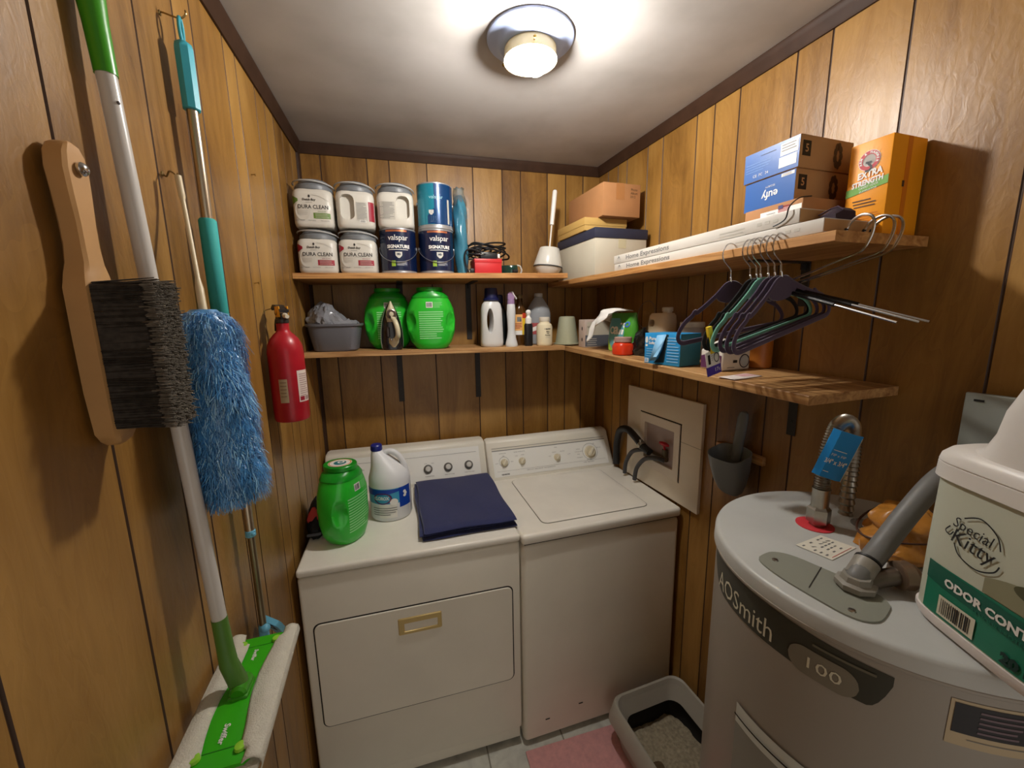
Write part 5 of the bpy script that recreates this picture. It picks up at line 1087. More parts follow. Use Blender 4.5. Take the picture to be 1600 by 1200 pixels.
# ---------------------------------------------------------------- water heater
HX, HY, HR, HZ = 1.202, -1.531, .266, 1.25
KT = (1.689 - HZ) / (1.689 - 1.272)
def S(x, y): return (CAM_POS.x + (x - CAM_POS.x) * KT, CAM_POS.y + (y - CAM_POS.y) * KT)
t = thing('water_heater', 'large grey cylindrical water heater in the right foreground', 'water heater', (HX, HY, 0))
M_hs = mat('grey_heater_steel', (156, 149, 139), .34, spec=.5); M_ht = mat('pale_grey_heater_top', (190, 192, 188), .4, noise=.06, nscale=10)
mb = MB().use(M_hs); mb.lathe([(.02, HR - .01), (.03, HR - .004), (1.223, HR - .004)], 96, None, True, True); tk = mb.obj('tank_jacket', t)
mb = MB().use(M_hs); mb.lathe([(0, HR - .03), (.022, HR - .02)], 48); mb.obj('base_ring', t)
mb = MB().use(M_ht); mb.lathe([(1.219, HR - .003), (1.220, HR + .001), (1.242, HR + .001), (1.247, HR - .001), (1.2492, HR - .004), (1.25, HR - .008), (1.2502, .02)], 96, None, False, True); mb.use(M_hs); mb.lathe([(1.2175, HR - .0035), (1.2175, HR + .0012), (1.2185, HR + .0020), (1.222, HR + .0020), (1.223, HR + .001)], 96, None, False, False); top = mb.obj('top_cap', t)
def cyl(th0, z0, r=HR - .004, off=.0008):
    return lambda x, z: ((r + off) * cos(th0 + x / r), (r + off) * sin(th0 + x / r), z0 + z)
thc = radians(180); f = cyl(thc, 1.178); M_band = mat('dark_olive_brand_band', (62, 62, 54), .4)
mb = MB().use(M_band)
L0, L1 = -.174, .169
def bandpt(u, v):
    x = L0 + (L1 - L0) * u
    lo = -.035 + .062 * max(0, 1 - u / .22) ** 2 + .045 * max(0, (u - .93) / .07) ** 2
    hi = .034 - .010 * max(0, u - .6) / .4
    return f(x, lo + (hi - lo) * v)
mb.grid(bandpt, 60, 2)
f2 = cyl(thc, 1.178, HR - .004, .0014); text(mb, 'AOSmith', .050, lambda a, c: f2(-.050 + a, -.012 + c), mat('cream_lettering', (214, 210, 188), .4), width=.148)
bp = mb.obj('brand_band', tk)
mb = MB(); f3 = cyl(thc, 1.178, HR - .004, .0018); M_pill = mat('warm_grey_pill', (128, 122, 108), .4)
mb.use(M_pill); mb.grid(lambda u, v: f3(.049 + .088 * u, -.0175 + (2 * v - 1) * .0225 * sqrt(max(0, 1 - max(0, abs(u - .5) * .088 - .0215) ** 2 / .0225 ** 2))), 40, 2)
f4 = cyl(thc, 1.178, HR - .004, .0024); text(mb, '100', .026, lambda a, c: f4(.094 + a, -.018 + c), mat('cream_lettering'), width=.042)
lines(mb, f4, .080, .155, .018, 1, .004, .004, mat('olive_grey_print', (104, 100, 84), .5), 1, 8)
mb.obj('model_plate', bp)
M_dkl = mat('dark_rating_label', (30, 26, 30), .5); M_tanl = mat('tan_label_margin', (186, 168, 136), .5)
mb = MB(); fr = cyl(radians(228.7), 1.172); patch(mb, fr, 0, .105, -.036, .030, M_tanl, 20, 1); fr2 = cyl(radians(228.7), 1.172, HR - .004, .0014); patch(mb, fr2, .004, .100, -.017, .026, M_dkl, 20, 1); fr3 = cyl(radians(228.7), 1.172, HR - .004, .0019); lines(mb, fr3, .028, .070, .020, 5, .0072, .0028, mat('muted_mauve_print', (110, 92, 100), .5), 2, 8); lines(mb, fr2, .02, .08, -.024, 1, .004, .0012, M_grey, 2, 8); mb.obj('rating_label', tk)
mb = MB().use(mat('white_access_cover_edge', (206, 210, 204), .35)); fa = cyl(radians(195), .862, HR - .004, .003)
mb.grid(lambda u, v: fa(-.098 + .24 * u, .078 + .040 * v), 20, 1)
mb.use(M_hs); fa2 = cyl(radians(195), .862, HR - .004, .006); patch(mb, fa2, -.098, .142, .094, .0975, M_gap, 20, 1)
patch(mb, fa, -.098, .142, -.20, .078, mat('grey_access_cover', (140, 138, 130), .4), 20, 1)
mb.obj('access_cover', tk)
# things printed on or fixed to the top
fz = lambda a, c, z=1.2508: (a, c, z)
def topdisc(name, x, y, r, m, z=1.2506, lab=None):
    x, y = S(x, y)
    mb = MB().use(m); mb.lathe([(z - .0004, r), (z + .0012, r), (z + .0016, r - .002)], 40, None, True, True, x - HX, y - HY); o = mb.obj(name, t)
    if lab: o['label'] = lab
    return o
topdisc('port_ring', 1.146, -1.453, .033, mat('red_port_ring', (206, 58, 66), .5), lab='red ring around the water port')
topdisc('port_cap', 1.240, -1.482, .025, mat('grey_port_cap', (122, 120, 116), .5), lab='round grey cap')
mb = MB(); pl = [S(1.045, -1.496), S(1.119, -1.485), S(1.138, -1.534), S(1.061, -1.549)]
mb.use(mat('white_paper_label', (226, 222, 206), .55)); mb.add([fz(x - HX, y - HY, 1.2512) for x, y in pl], [(3, 2, 1, 0)])
def lerp4(u, v): 
    a = [pl[0][i] + (pl[1][i] - pl[0][i]) * u for i in (0, 1)]; c = [pl[3][i] + (pl[2][i] - pl[3][i]) * u for i in (0, 1)]; return (a[0] + (c[0] - a[0]) * v - HX, a[1] + (c[1] - a[1]) * v - HY, 1.2516)
mb.use(mat('grey_print'))
rnd = random.Random(8)
for k in range(5):
    for q in range(6):
        if rnd.random() < .6: u0, v0 = .08 + .14 * q, .12 + .16 * k; mb.grid(lambda u, v: lerp4(u0 + .09 * u, v0 + .05 * v + .06 * (k == 1) * u), 1, 1)
mb.use(mat('muted_red_print', (190, 90, 80), .5)); mb.grid(lambda u, v: lerp4(.1 + .8 * u, .92 + .02 * v), 1, 1); fix_normals(mb.obj('paper_label', t))
M_pl = mat('grey_green_cover_plate', (138, 140, 128), .45)
mb = MB().use(M_pl); pc = [Vector(S(*q)) for q in [(.932, -1.513), (.966, -1.503), (1.003, -1.499), (1.024, -1.566), (1.050, -1.645), (1.004, -1.664), (.955, -1.678), (.942, -1.604)]]
pc = [p for i in range(8) for p in ((pc[i],) if i % 2 else (pc[i] + (pc[i - 1] - pc[i]) * .45, pc[i] + (pc[(i + 1) % 8] - pc[i]) * .30))]
for _ in range(2): pc = [q for i in range(len(pc)) for q in (pc[i] * .75 + pc[(i + 1) % len(pc)] * .25, pc[i] * .25 + pc[(i + 1) % len(pc)] * .75)]
mb.loft([[(x - HX, y - HY, z) for x, y in pc] for z in (1.2502, 1.2530)]); mb.sharp = 30; pt = fix_normals(mb.obj('wiring_cover', t))
mb = MB().use(M_gap); a, b_ = Vector((S(1.022, 0)[0] - HX, S(0, -1.560)[1] - HY, 1.2534)), Vector((S(.955, 0)[0] - HX, S(0, -1.592)[1] - HY, 1.2534)); nn_ = Vector((-(b_ - a).y, (b_ - a).x, 0)).normalized() * .0009; mb.add([tuple(a - nn_), tuple(b_ - nn_), tuple(b_ + nn_), tuple(a + nn_)], [(0, 1, 2, 3)]); mb.obj('cover_seam', pt)
for x, y in (S(.966, -1.645), S(.968, -1.523)): mb = MB().use(M_steel); mb.lathe([(1.253, .005), (1.2548, .0045), (1.2555, .002)], 14, None, True, True, x - HX, y - HY); mb.obj('cover_screw', pt)

# stainless flexible connector with its blue tag
t = thing('flexible_connector', 'corrugated steel water connector rising from the red ring on the heater', 'water connector', (*S(1.150, -1.455), 1.2522)); t.scale = (1.05,) * 3
mb = MB().use(M_steel); mb.lathe([(0, .013), (.006, .013)], 24); mb.lathe([(.006, .0185), (.008, .020), (.034, .020), (.037, .017), (.040, .015)], 6, RZ(.3)); mb.lathe([(.038, .0145), (.072, .0145), (.076, .0155)], 24); mb.obj('nut', t)
P = smoothpath([(0, 0, .072), (.0, 0, .11), (.010, .002, .16), (.030, .006, .195), (.058, .010, .203), (.084, .014, .185), (.095, .016, .14), (.098, .017, .06), (.100, .02, -.08), (.105, .04, -.30)], 26)
mb = MB().use(M_steel); mb.tube(P, [.0125 + .0017 * sin(i * pi / 1.5) for i in range(len(P))], 14); mb.obj('corrugated_hose', t)
M_btag = mat('bright_blue_tag', (34, 146, 226), .4)
mb = MB(); A = Matrix.Translation((.014, -.006, .147)) @ RZ(radians(-32)) @ RY(radians(17)); tw, thh = .025, .047; mb.M = A
prof = [(-tw, -.010), (-tw * .6, -.0175), (tw * .5, -.0175), (tw, -.010)]
mb.use(M_btag); mb.loft([[(x, y, z) for x, y in prof] + [(x, y + .001, z) for x, y in reversed(prof)] for z in (-thh, thh)])
mb.M = None; tg = fix_normals(mb.obj('blue_tag', t))
mb = MB(); mb.M = A; mb.use(mat('cream_tag_edge', (220, 210, 186), .5)); mb.loft([[(tw, -.011, z), (tw + .004, .012, z), (tw + .003, .013, z), (tw - .0008, -.0105, z)] for z in (-thh - .001, thh - .004)]); mb.use(M_black); mb.lathe([(0, .0025), (.0006, .0025)], 12, T(tw + .0022, .0, .0) @ RY(pi / 2) @ T(0, 0, .0002)); mb.M = None; fix_normals(mb.obj('tag_edge', tg))
mb = MB(); mb.M = A; f = lambda a, c: (a, -.0182, c); text(mb, '3/4" x 3/4"', .0125, lambda a, c: f(-.001 + a, -.014 + c), M_white, width=.036, bold=.0003); text(mb, 'FIP x FIP', .007, lambda a, c: f(-.001 + a, .000 + c), M_white); lines(mb, f, -.013, .010, .010, 1, .004, .0012, M_white, 1, 1); lines(mb, f, -.014, -.004, -.034, 1, .004, .0012, M_white, 1, 1); mb.M = None; mb.obj('tag_print', tg)

# grey conduit with fitting, and the wrapped pipe behind the jug
M_cond = mat('grey_vinyl_conduit', (112, 112, 110), .5)
t = thing('conduit', 'thick grey electrical conduit rising from the heater top towards the junction box', 'conduit', (*S(1.020, -1.612), 1.2531)); t.scale = (1.05,) * 3
P = smoothpath([(0, 0, .010), (.008, .002, .020), (.063, .012, .047), (.117, .012, .102), (.178, .012, .150), (.255, .012, .170), (.31, .012, .172), (.375, .010, .168)], 8)
mb = MB().use(M_cond); mb.tube(P, .0150, 20); mb.obj('conduit_sleeve', t)
mb = MB().use(mat('light_grey_fitting', (140, 136, 126), .45)); mb.tube([(.004, .002, .014), (.030, .007, .032)], .0168, 20); mb.lathe([(0, .022), (.004, .026), (.011, .026), (.014, .020), (.022, .018)], 8); mb.obj('connector_nut', t)
mb = MB().use(M_black); mb.tube([(.031, .0072, .0325), (.0335, .0078, .0342)], .0171, 20); mb.obj('fitting_seam', t)
t = thing('pipe_elbow', 'dull metal pipe fitting between the conduit nut and the cat litter jug', 'pipe fitting', (*S(1.066, -1.628), 1.2508)); t.scale = (1.05,) * 3
mb = MB().use(mat('tarnished_metal', (110, 100, 90), .35, metal=.8)); mb.tube(smoothpath([(-.032, .012, .010), (-.015, .008, .016), (.004, .0, .022), (.016, -.004, .024)], 5), .0125, 16); mb.obj('elbow_body', t)
mb = MB().use(mat('worn_bronze', (142, 122, 104), .35, metal=.7)); mb.M = T(.018, -.006, .025) @ RZ(radians(-20)) @ RY(radians(90)); mb.lathe([(-.012, .016), (-.010, .020), (.004, .021), (.008, .018), (.012, .017)], 28); mb.lathe([(.010, .012), (.014, .012), (.016, .008)], 20); mb.M = None; mb.obj('collar', t)
t = thing('wrapped_bundle', 'crumpled amber wrapped bundle tied with a cord, behind the cat litter jug', 'bundle', (*S(1.205, -1.560), 1.2508))
mb = MB().use(mat('amber_crinkled_film', (190, 128, 52), .3, noise=.35, nscale=25, coat=.3)); rg = []
for i in range(26):
    k = i / 25; z = .082 * k; r_ = .056 * (1 - .55 * k ** 3) + .006 * sin(k * 9)
    rg.append([(lambda q: (q[0], q[1], max(.0005, q[2])))(crumple((r_ * 1.25 * cos(a), r_ * .9 * sin(a), z), .014, 38, 9.1)) for a in [2 * pi * j / 56 for j in range(56)]])
mb.loft(rg); mb.obj('wrap', t)
mb = MB().use(mat('dark_cord', (70, 40, 26), .6)); mb.tube([(.079 * cos(a), .058 * sin(a), .048 + .006 * sin(a * 2) + .012 * cos(a)) for a in [2 * pi * i / 40 for i in range(40)]], .0018, 6, True); mb.obj('tie_cord', t)

# cat litter jug
M_jw = mat('white_jug_cap', (224, 220, 214), .35); M_jc = mat('cloudy_translucent_jug', (196, 200, 182), .4)
t = thing('cat_litter_jug', 'big white-capped cat litter jug with a green label on the water heater', 'jug', (1.134, -1.753, 1.2506), radians(-111.2)); t.scale = (1.085,) * 3
w, dp = .092, .080; hb = .205
b = Bottle([(0, w - .012, dp - .012, 5), (.004, w - .003, dp - .003, 5), (.012, w, dp, 5), (.018, w, dp, 5)])
mb = MB().use(mat('white_jug_base', (226, 218, 214), .4)); b.build(mb, 64); mb.obj('base_band', t)
b = Bottle([(.018, w - .002, dp - .002, 5), (.10, w - .002, dp - .002, 5), (.196, w - .003, dp - .003, 5)]); mb = MB().use(M_jc); b.build(mb, 64); bd = mb.obj('jug_body', t)
cb = Bottle([(.194, w - .001, dp - .001, 5), (.196, w + .001, dp + .001, 5), (.206, w, dp, 5)]); mb = MB().use(M_jw)
cb = Bottle([(.194, w - .001, dp - .001, 5), (.1955, w + .0012, dp + .0012, 5), (.214, w + .0005, dp + .0005, 5), (.2145, w - .001, dp - .001, 5), (.2155, w - .001, dp - .001, 5), (.216, w + .0005, dp + .0005, 5), (.224, w - .001, dp - .001, 5), (.232, w - .006, dp - .006, 4.5), (.236, w - .014, dp - .014, 4)]); cb.build(mb, 64)
mb.loft([[(x0 + (x1 - x0) * (.5 + .5 * cc), -.032 + .040 * ss, z) for cc, ss in [(math.copysign(abs(cos(a)) ** .7, cos(a)), math.copysign(abs(sin(a)) ** .7, sin(a))) for a in [2 * pi * j / 32 for j in range(32)]]] for z, x0, x1 in ((.232, -.070, .084), (.240, -.050, .080), (.262, -.039, .076), (.29, -.033, .07), (.32, -.018, .062), (.34, -.004, .05), (.346, .01, .03))])
mb.obj('lid_and_handle', t)
f = b.front(.034, 0, .0008); f2 = b.front(.034, 0, .0014); f3 = b.front(.034, 0, .0020); M_gl = mat('deep_green_label', (20, 92, 74), .4); M_gl2 = mat('mid_green_label', (30, 120, 92), .4)
mb = MB(); patch(mb, f, -.096, .050, .020, .086, M_gl2, 30, 1); mb.use(M_gl); mb.grid(lambda u, v: f2(-.096 + .146 * u, .062 + .024 * v - .010 * u + .004 * u * v), 24, 1)  # label printed in two greens, the deeper one along the top
mb.use(mat('khaki_print', (142, 140, 112), .5)); mb.grid(lambda u, v: f2(-.03 + .08 * u, .087 + (.018 + .012 * sin(3 * u)) * v), 16, 2)
disc(mb, f3, .040, .098, .012, .022, mat('rust_brown_print', (110, 66, 44), .5), 24); disc(mb, f3, .022, .112, .024, .009, mat('dark_khaki_print', (92, 92, 70), .5), 24)
for k, (x, z) in enumerate(((-.026, 0),)): pass
text(mb, 'ODOR CONTROL', .0140, lambda a, c: f3(-.012 + a, .070 - .05 * (a + .07) * .35 + c), M_white, bold=.0006, width=.118)
text(mb, '24 HOUR PROTECTION', .007, lambda a, c: f3(.0 + a, .058 + c - .012 * (a + .05)), M_gl2)
barcode(mb, f3, -.074, -.030, .024, .050, M_black, mat('cream_lettering'), 15)
text(mb, '20 LB', .0165, lambda a, c: f3(.018 + a, .030 + c), mat('dark_teal_print', (14, 50, 44), .5), bold=.001); lines(mb, f3, .04, .05, .030, 1, .004, .003, M_gl, 2, 6)
jl = mb.obj('printed_label', bd)
mb = MB(); text(mb, 'Special', .019, lambda a, c: f3(-.052 + a, .148 + c - .10 * a), M_black, shear=.3, width=.046); text(mb, 'Kitty', .026, lambda a, c: f3(-.050 + a, .131 + c - .08 * a), M_black, shear=.25, width=.050)
def stroke(mb, pts, w_, fn, m):
    mb.use(m)
    P = smoothpath([(x, 0, z) for x, z in pts], 6)
    for a, c in zip(P, P[1:]):
        dx, dz = c[0] - a[0], c[2] - a[2]; L_ = sqrt(dx * dx + dz * dz) + 1e-9; nx, nz = -dz / L_ * w_, dx / L_ * w_
        mb.add([fn(a[0] - nx, a[2] - nz), fn(c[0] - nx, c[2] - nz), fn(c[0] + nx, c[2] + nz), fn(a[0] + nx, a[2] + nz)], [(0, 1, 2, 3)])
stroke(mb, [(-.062, .159), (-.044, .167), (-.026, .157), (-.020, .142)], .0008, f3, M_black); stroke(mb, [(-.068, .124), (-.060, .112), (-.040, .107), (-.023, .115), (-.018, .125)], .0008, f3, M_black); stroke(mb, [(-.076, .142), (-.081, .134), (-.075, .131), (-.071, .137)], .0008, f3, M_black)
mb.obj('script_logo', bd)

# ---------------------------------------------------------------- floor things
M_rug = mat('dusty_pink_rug', (226, 166, 164), .95, noise=.12, nscale=60, bump=.6, bscale=500, sheen=.3)
t = thing('rug', 'dusty pink rug on the floor in front of the washer', 'rug', (1.05, -1.02, 0), 0)
mb = MB().use(M_rug); mb.box(-.298, .38, -.262, .265, .0005, .008, .003); mb.obj('pile', t)
M_lt = mat('grey_litter_tray', (172, 168, 156), .45); M_lt2 = mat('black_tray_inside', (22, 22, 24), .6)
t = thing('litter_box', 'grey cat litter tray on the pink rug between washer and water heater', 'litter box', (1.266, -1.020, .0085), radians(4))
W_, D_ = .172, .240
def rr(k, wx, dy, z, n=6): return [(x, y, z) for x, y in rrect(-wx, wx, -dy, dy, .05 * k, n)]
mb = MB().use(M_lt); mb.loft([rr(.9, W_ - .045, D_ - .045, 0), rr(1, W_ - .03, D_ - .03, .01), rr(1, W_ - .015, D_ - .015, .09), rr(1, W_ - .004, D_ - .004, .096), rr(1, W_ - .002, D_ - .002, .112)], True, False); mb.use(M_lt2); mb.loft([rr(1, W_ - .004, D_ - .004, .112), rr(1, W_ - .020, D_ - .020, .09), rr(1, W_ - .036, D_ - .036, .012), rr(.9, W_ - .05, D_ - .05, .008)], False, True); fix_normals(mb.obj('pan', t))
mb = MB().use(M_lt); mb.loft([rr(1, W_ - .001, D_ - .001, .106), rr(1, W_ + .006, D_ + .006, .112), rr(1, W_ + .006, D_ + .006, .122), rr(1, W_ - .006, D_ - .006, .185), rr(1, W_ - .012, D_ - .012, .192), rr(1, W_ - .018, D_ - .018, .188), rr(.9, W_ - .042, D_ - .042, .120), rr(.9, W_ - .046, D_ - .046, .120), rr(1, W_ - .020, D_ - .020, .180)], False, False); fix_normals(mb.obj('rim', t))
mb = MB().use(mat('grey_clay_litter', (176, 164, 138), .95, noise=.35, nscale=90, bump=.9, bscale=260))
def lit(u, v):
    x, y = (u - .5) * 2 * (W_ - .031), (v - .5) * 2 * (D_ - .031)
    z = .036 + .016 * mn.noise(Vector((x * 14, y * 14, 3.3))) + .006 * mn.noise(Vector((x * 60, y * 60, 1))) + .018 * (.5 - v)
    z -= .022 * math.exp(-((x + .07) ** 2 + (y - .05) ** 2) / .0012); return (x, y, z)
mb.grid(lit, 50, 60); tag(mb.obj('litter', t), kind='stuff')

mb = MB().use(mat('brown_damp_litter', (104, 84, 58), .95, noise=.3, nscale=120, bump=.8, bscale=260)); rg = []
mb.loft([[(-.068 + r * cos(a) * (1 + .12 * sin(3 * a)), .052 + r * sin(a) * (1 + .1 * cos(2 * a)), z) for a in [2 * pi * j / 22 for j in range(22)]] for z, r in ((.018, .026), (.030, .028), (.037, .024), (.041, .014))]); mb.obj('litter_clump', t)
# ---------------------------------------------------------------- things hanging on the left wall
def LW(y, x, z): return Vector((x, y, z))
M_wirehook = mat('brass_wire_hook', (150, 128, 84), .3, metal=.9)
M_scr = mat('dark_screw', (60, 52, 62), .3, metal=.9)
def whook(label, y, z, reach, pts):
    t = thing('wire_hook', label, 'hook', (0.0005, y, z)); mb = MB().use(M_wirehook)
    mb.tube(smoothpath(pts, 6), .0015, 8); mb.lathe([(0, .0045), (.0015, .004), (.002, .002)], 12, RY(pi / 2)); mb.obj('wire', t); return t

# sweeper mop with pad head
M_sg = mat('grass_green_plastic', (64, 150, 30), .3, coat=.2); M_sg2 = mat('bright_green_plastic', (56, 178, 24), .35); M_sw = mat('white_enamelled_tube', (206, 202, 196), .28, coat=.3)
hx, hy, hz = .071, -1.282, 1.032
t = thing('sweeper_mop', 'green and white sweeper mop hanging head down on the left wall', 'mop', (hx, hy, hz))
top, bot = Vector((.024, -1.283, 2.015)), Vector((.056, -1.281, 1.115)); B0 = Vector((hx, hy, hz)); dirn = (top - bot).normalized()
mb = MB().use(M_sw); mb.tube([bot - B0, top - B0], .0112, 20); mb.obj('pole', t)
mb = MB().use(mat('tube_rivet', (90, 84, 84), .4)); 
for q in (top - dirn * .035,): p = q - B0 + Vector((.0098, -.0055, 0)); mb.sphere(p, .0022, 8)
mb.obj('pole_button', t)
mb = MB().use(M_sg); k = [(0, .0125), (.02, .0128), (.06, .0135), (.11, .0165), (.15, .0205), (.19, .0215), (.215, .0195), (.228, .012)]
A = Matrix.Translation(top - B0) @ Vector((0, 0, 1)).rotation_difference(dirn).to_matrix().to_4x4(); mb.lathe([(z, r) for z, r in k], 24, A); mb.obj('grip', t)
mb = MB().use(mat('olive_green_ferrule', (84, 128, 52), .4)); P = [bot - B0 + dirn * .075, bot - B0 + dirn * .02, bot - B0 - dirn * .015, Vector((-.004, .0, .030)), Vector((0, 0, .016))]; mb.tube(P, [.0118, .0128, .0140, .0150, .012], 20); mb.obj('ferrule', t)
mb = MB().use(M_sg); A = Matrix.Translation((0, 0, .018)) @ RX(pi / 2); mb.lathe([(-.020, .010), (-.016, .014), (.016, .014), (.020, .010)], 20, A); mb.box(-.016, .016, -.022, .022, .0045, .016, .004); mb.obj('swivel_joint', t)
def hp_(x, y, z): return (x, y - .004, z)
YW = radians(2); HD = RZ(YW)
mb = MB().use(M_sg2); mb.M = HD; L_ = .132
rg = []
for y, w_, z in ((-L_, .040, .006), (-L_ + .006, .046, .0075), (-.08, .047, .008), (-.03, .046, .010), (0, .046, .011), (.03, .046, .010), (.08, .047, .008), (L_ - .006, .046, .0075), (L_, .040, .006)):
    rg.append([(-w_, y, .0), (-w_, y, z * .7), (-w_ * .8, y, z), (w_ * .8, y, z), (w_, y, z * .7), (w_, y, 0)])
mb.loft(rg); mb.M = None; hd = fix_normals(mb.obj('head_plate', t))
mb = MB(); mb.M = HD
for yy, sz in ((-.078, 1), (.080, .8)):
    text(mb, 'Swiffer', .0125 * sz, lambda a, c, yy=yy: (-.002 + c, yy - a, .0092), M_white, shear=.15, bold=.0003)
mb.use(mat('dark_green_seam', (30, 120, 20), .5))
for yy in (-.104, .104): mb.box(-.036, .036, yy - .0008, yy + .0008, .0070, .0082)
mb.M = None; mb.obj('head_lettering', hd)
M_pad = mat('white_mop_cloth', (216, 212, 196), .95, bump=.5, bscale=350, noise=.06, nscale=60)
for side, nm in ((-1, 'wall'), (1, 'room')):
    mb = MB().use(M_pad); mb.M = HD
    def cl(u, v, side=side):
        y = -L_ - .006 + (2 * L_ + .012) * u; k = v
        inn = .024 + .006 * sin(u * 7 + side) + .010 * (abs(u - .5) > .42); out_ = .062 if side > 0 else .058
        if k < .6: x = inn + (out_ - inn) * (k / .6); z = .0105 + .006 * sin(pi * k / .6 * .9) + .002 * mn.noise(Vector((y * 30, k * 4, side)))
        else: q = (k - .6) / .4; x = out_ + .004 * sin(pi * q); z = .0105 + .004 * (1 - q) - .022 * q
        return (side * x, y, z)
    mb.grid(cl, 40, 14) if side > 0 else mb.grid(lambda u, v: cl(1 - u, v), 40, 14); mb.M = None; mb.obj('mop_cloth', t, thick=.002)
mb = MB().use(M_pad); mb.M = HD; mb.box(-.060, .060, -L_ - .005, L_ + .005, -.012, -.0006, .005); mb.M = None; mb.obj('cloth_underside', t)
for sx, sy in ((-1, -1), (1, -1), (-1, 1), (1, 1)):
    mb = MB().use(mat('lime_pad_clip', (150, 214, 60), .4)); mb.M = HD; mb.lathe([(.0085, .0085), (.0135, .0075), (.0145, .004)], 12, T(sx * .030, sy * (L_ - .022), 0)); mb.M = None; mb.obj('pad_clip', t)
whook('wire hook near the ceiling carrying the green sweeper mop', -1.283, 2.222, .03, [(0, 0, 0), (.012, 0, .002), (.024, 0, -.002), (.030, 0, .006), (.028, 0, .014)])

# bench brush
M_bw = mat('pale_beech_wood', (196, 150, 96), .5, noise=.08, nscale=20)
t = thing('bench_brush', 'wooden-handled bench brush with grey bristles hanging from a screw on the left wall', 'brush', (.003, -1.376, 1.555))
mb = MB().use(M_bw); rg = []
for z, wy, x0, x1 in ((-.022, .006, .004, .018), (-.016, .014, .002, .024), (-.004, .022, .001, .027), (.05, .025, 0, .028), (.12, .0255, 0, .028), (.175, .025, 0, .028), (.192, .021, .001, .027), (.205, .0165, .002, .026), (.225, .0150, .003, .025), (.25, .0152, .003, .025), (.285, .0185, .003, .025), (.310, .0200, .002, .025), (.328, .0170, .002, .025), (.338, .0105, .003, .024), (.342, .004, .006, .021)):
    rg.append([(x, wy * sy, z) for x, sy in ((x0 + .003, -1), (x1 - .003, -1), (x1, -.80), (x1, .80), (x1 - .003, 1), (x0 + .003, 1), (x0, .8), (x0, -.8))])
mb.loft(rg); fix_normals(mb.obj('handle', t))
M_brs = mat('grey_bristles', (62, 56, 50), .8, noise=.5, nscale=130); M_brt = mat('light_grey_bristle_tips', (122, 114, 102), .9, noise=.4, nscale=160)
mb = MB().use(M_brs); rnd = random.Random(5); mb.box(.027, .078, -.024, .024, .004, .180, .002)
def strand(mb, p0, p1, w, m0):
    d = (Vector(p1) - Vector(p0)); a = d.cross(Vector((0, 0, 1))).normalized() * w; c = d.cross(a).normalized() * w
    P0, P1 = Vector(p0), Vector(p1); mb.add([tuple(P0 + a), tuple(P0 - a * .5 + c), tuple(P0 - a * .5 - c), tuple(P1 + a * .7), tuple(P1 - a * .4 + c * .7), tuple(P1 - a * .4 - c * .7)], [(0, 1, 4, 3), (1, 2, 5, 4), (2, 0, 3, 5), (3, 4, 5)])
for i in range(2600):
    y = rnd.uniform(-.0245, .0245); z = rnd.uniform(.002, .182)
    mb.use(M_brs); ex = .092 + rnd.gauss(0, .0022); y2 = y * 1.12 + rnd.gauss(0, .0016); z2 = z + (z - .092) * .03 + rnd.gauss(0, .002)
    p1 = (ex - .012, y + (y2 - y) * .8, z + (z2 - z) * .8); strand(mb, (.028, y, z), p1, .0011, None)
    mb.use(M_brt); strand(mb, p1, (ex, y2, z2), .0010, None)
o = mb.obj('bristles', t, smooth=False); tag(o, kind='stuff')
t = thing('screw', 'shiny round-headed screw through the top of the bench brush handle', 'screw', (.0005, -1.376, 1.868))
mb = MB().use(M_scr); A = RY(pi / 2); mb.lathe([(.0, .0022), (.0275, .0022)], 10, A); mb.obj('shank', t)
mb = MB().use(M_chrome); mb.lathe([(.0276, .0045), (.029, .0075), (.032, .0078), (.035, .006), (.0365, .003)], 20, A); mb.obj('screw_head', t)

# blue duster
M_fib = mat('blue_microfibre', (70, 150, 214), .32, spec=.9, noise=.35, nscale=60, sheen=.4); M_fib2 = mat('pale_blue_microfibre', (160, 214, 246), .25, spec=.9)
t = thing('duster', 'fluffy blue duster hanging from a wire hook on the left wall', 'duster', (.074, -1.214, 1.378))
c0, c1 = Vector((0, 0, 0)), Vector((-.004, -.004, .330))
rod = smoothpath([(-.044, .0735, .5575), (-.042, .072, .53), (-.036, .062, .49), (-.018, .026, .40), (-.004, -.004, .325)], 5)
mb = MB().use(mat('cream_rod_plastic', (214, 196, 160), .4)); n = len(rod); mb.tube(rod, [.0052 if i < 7 else .0036 if i < 17 else .006 for i in range(n)], 12); mb.obj('rod', t)
mb = MB().use(M_fib); prof = [(0, .030), (.01, .041), (.06, .047), (.12, .047), (.20, .044), (.27, .042), (.31, .036), (.33, .018)]
mb.loft([[(r * cos(a) - .004 * z / .33, r * sin(a) - .004 * z / .33, z) for a in [2 * pi * j / 28 for j in range(28)]] for z, r in prof])
def rad(z):
    for (a, ra), (b_, rb) in zip(prof, prof[1:]):
        if a <= z <= b_: return ra + (rb - ra) * (z - a) / (b_ - a)
    return .03
rnd = random.Random(12)
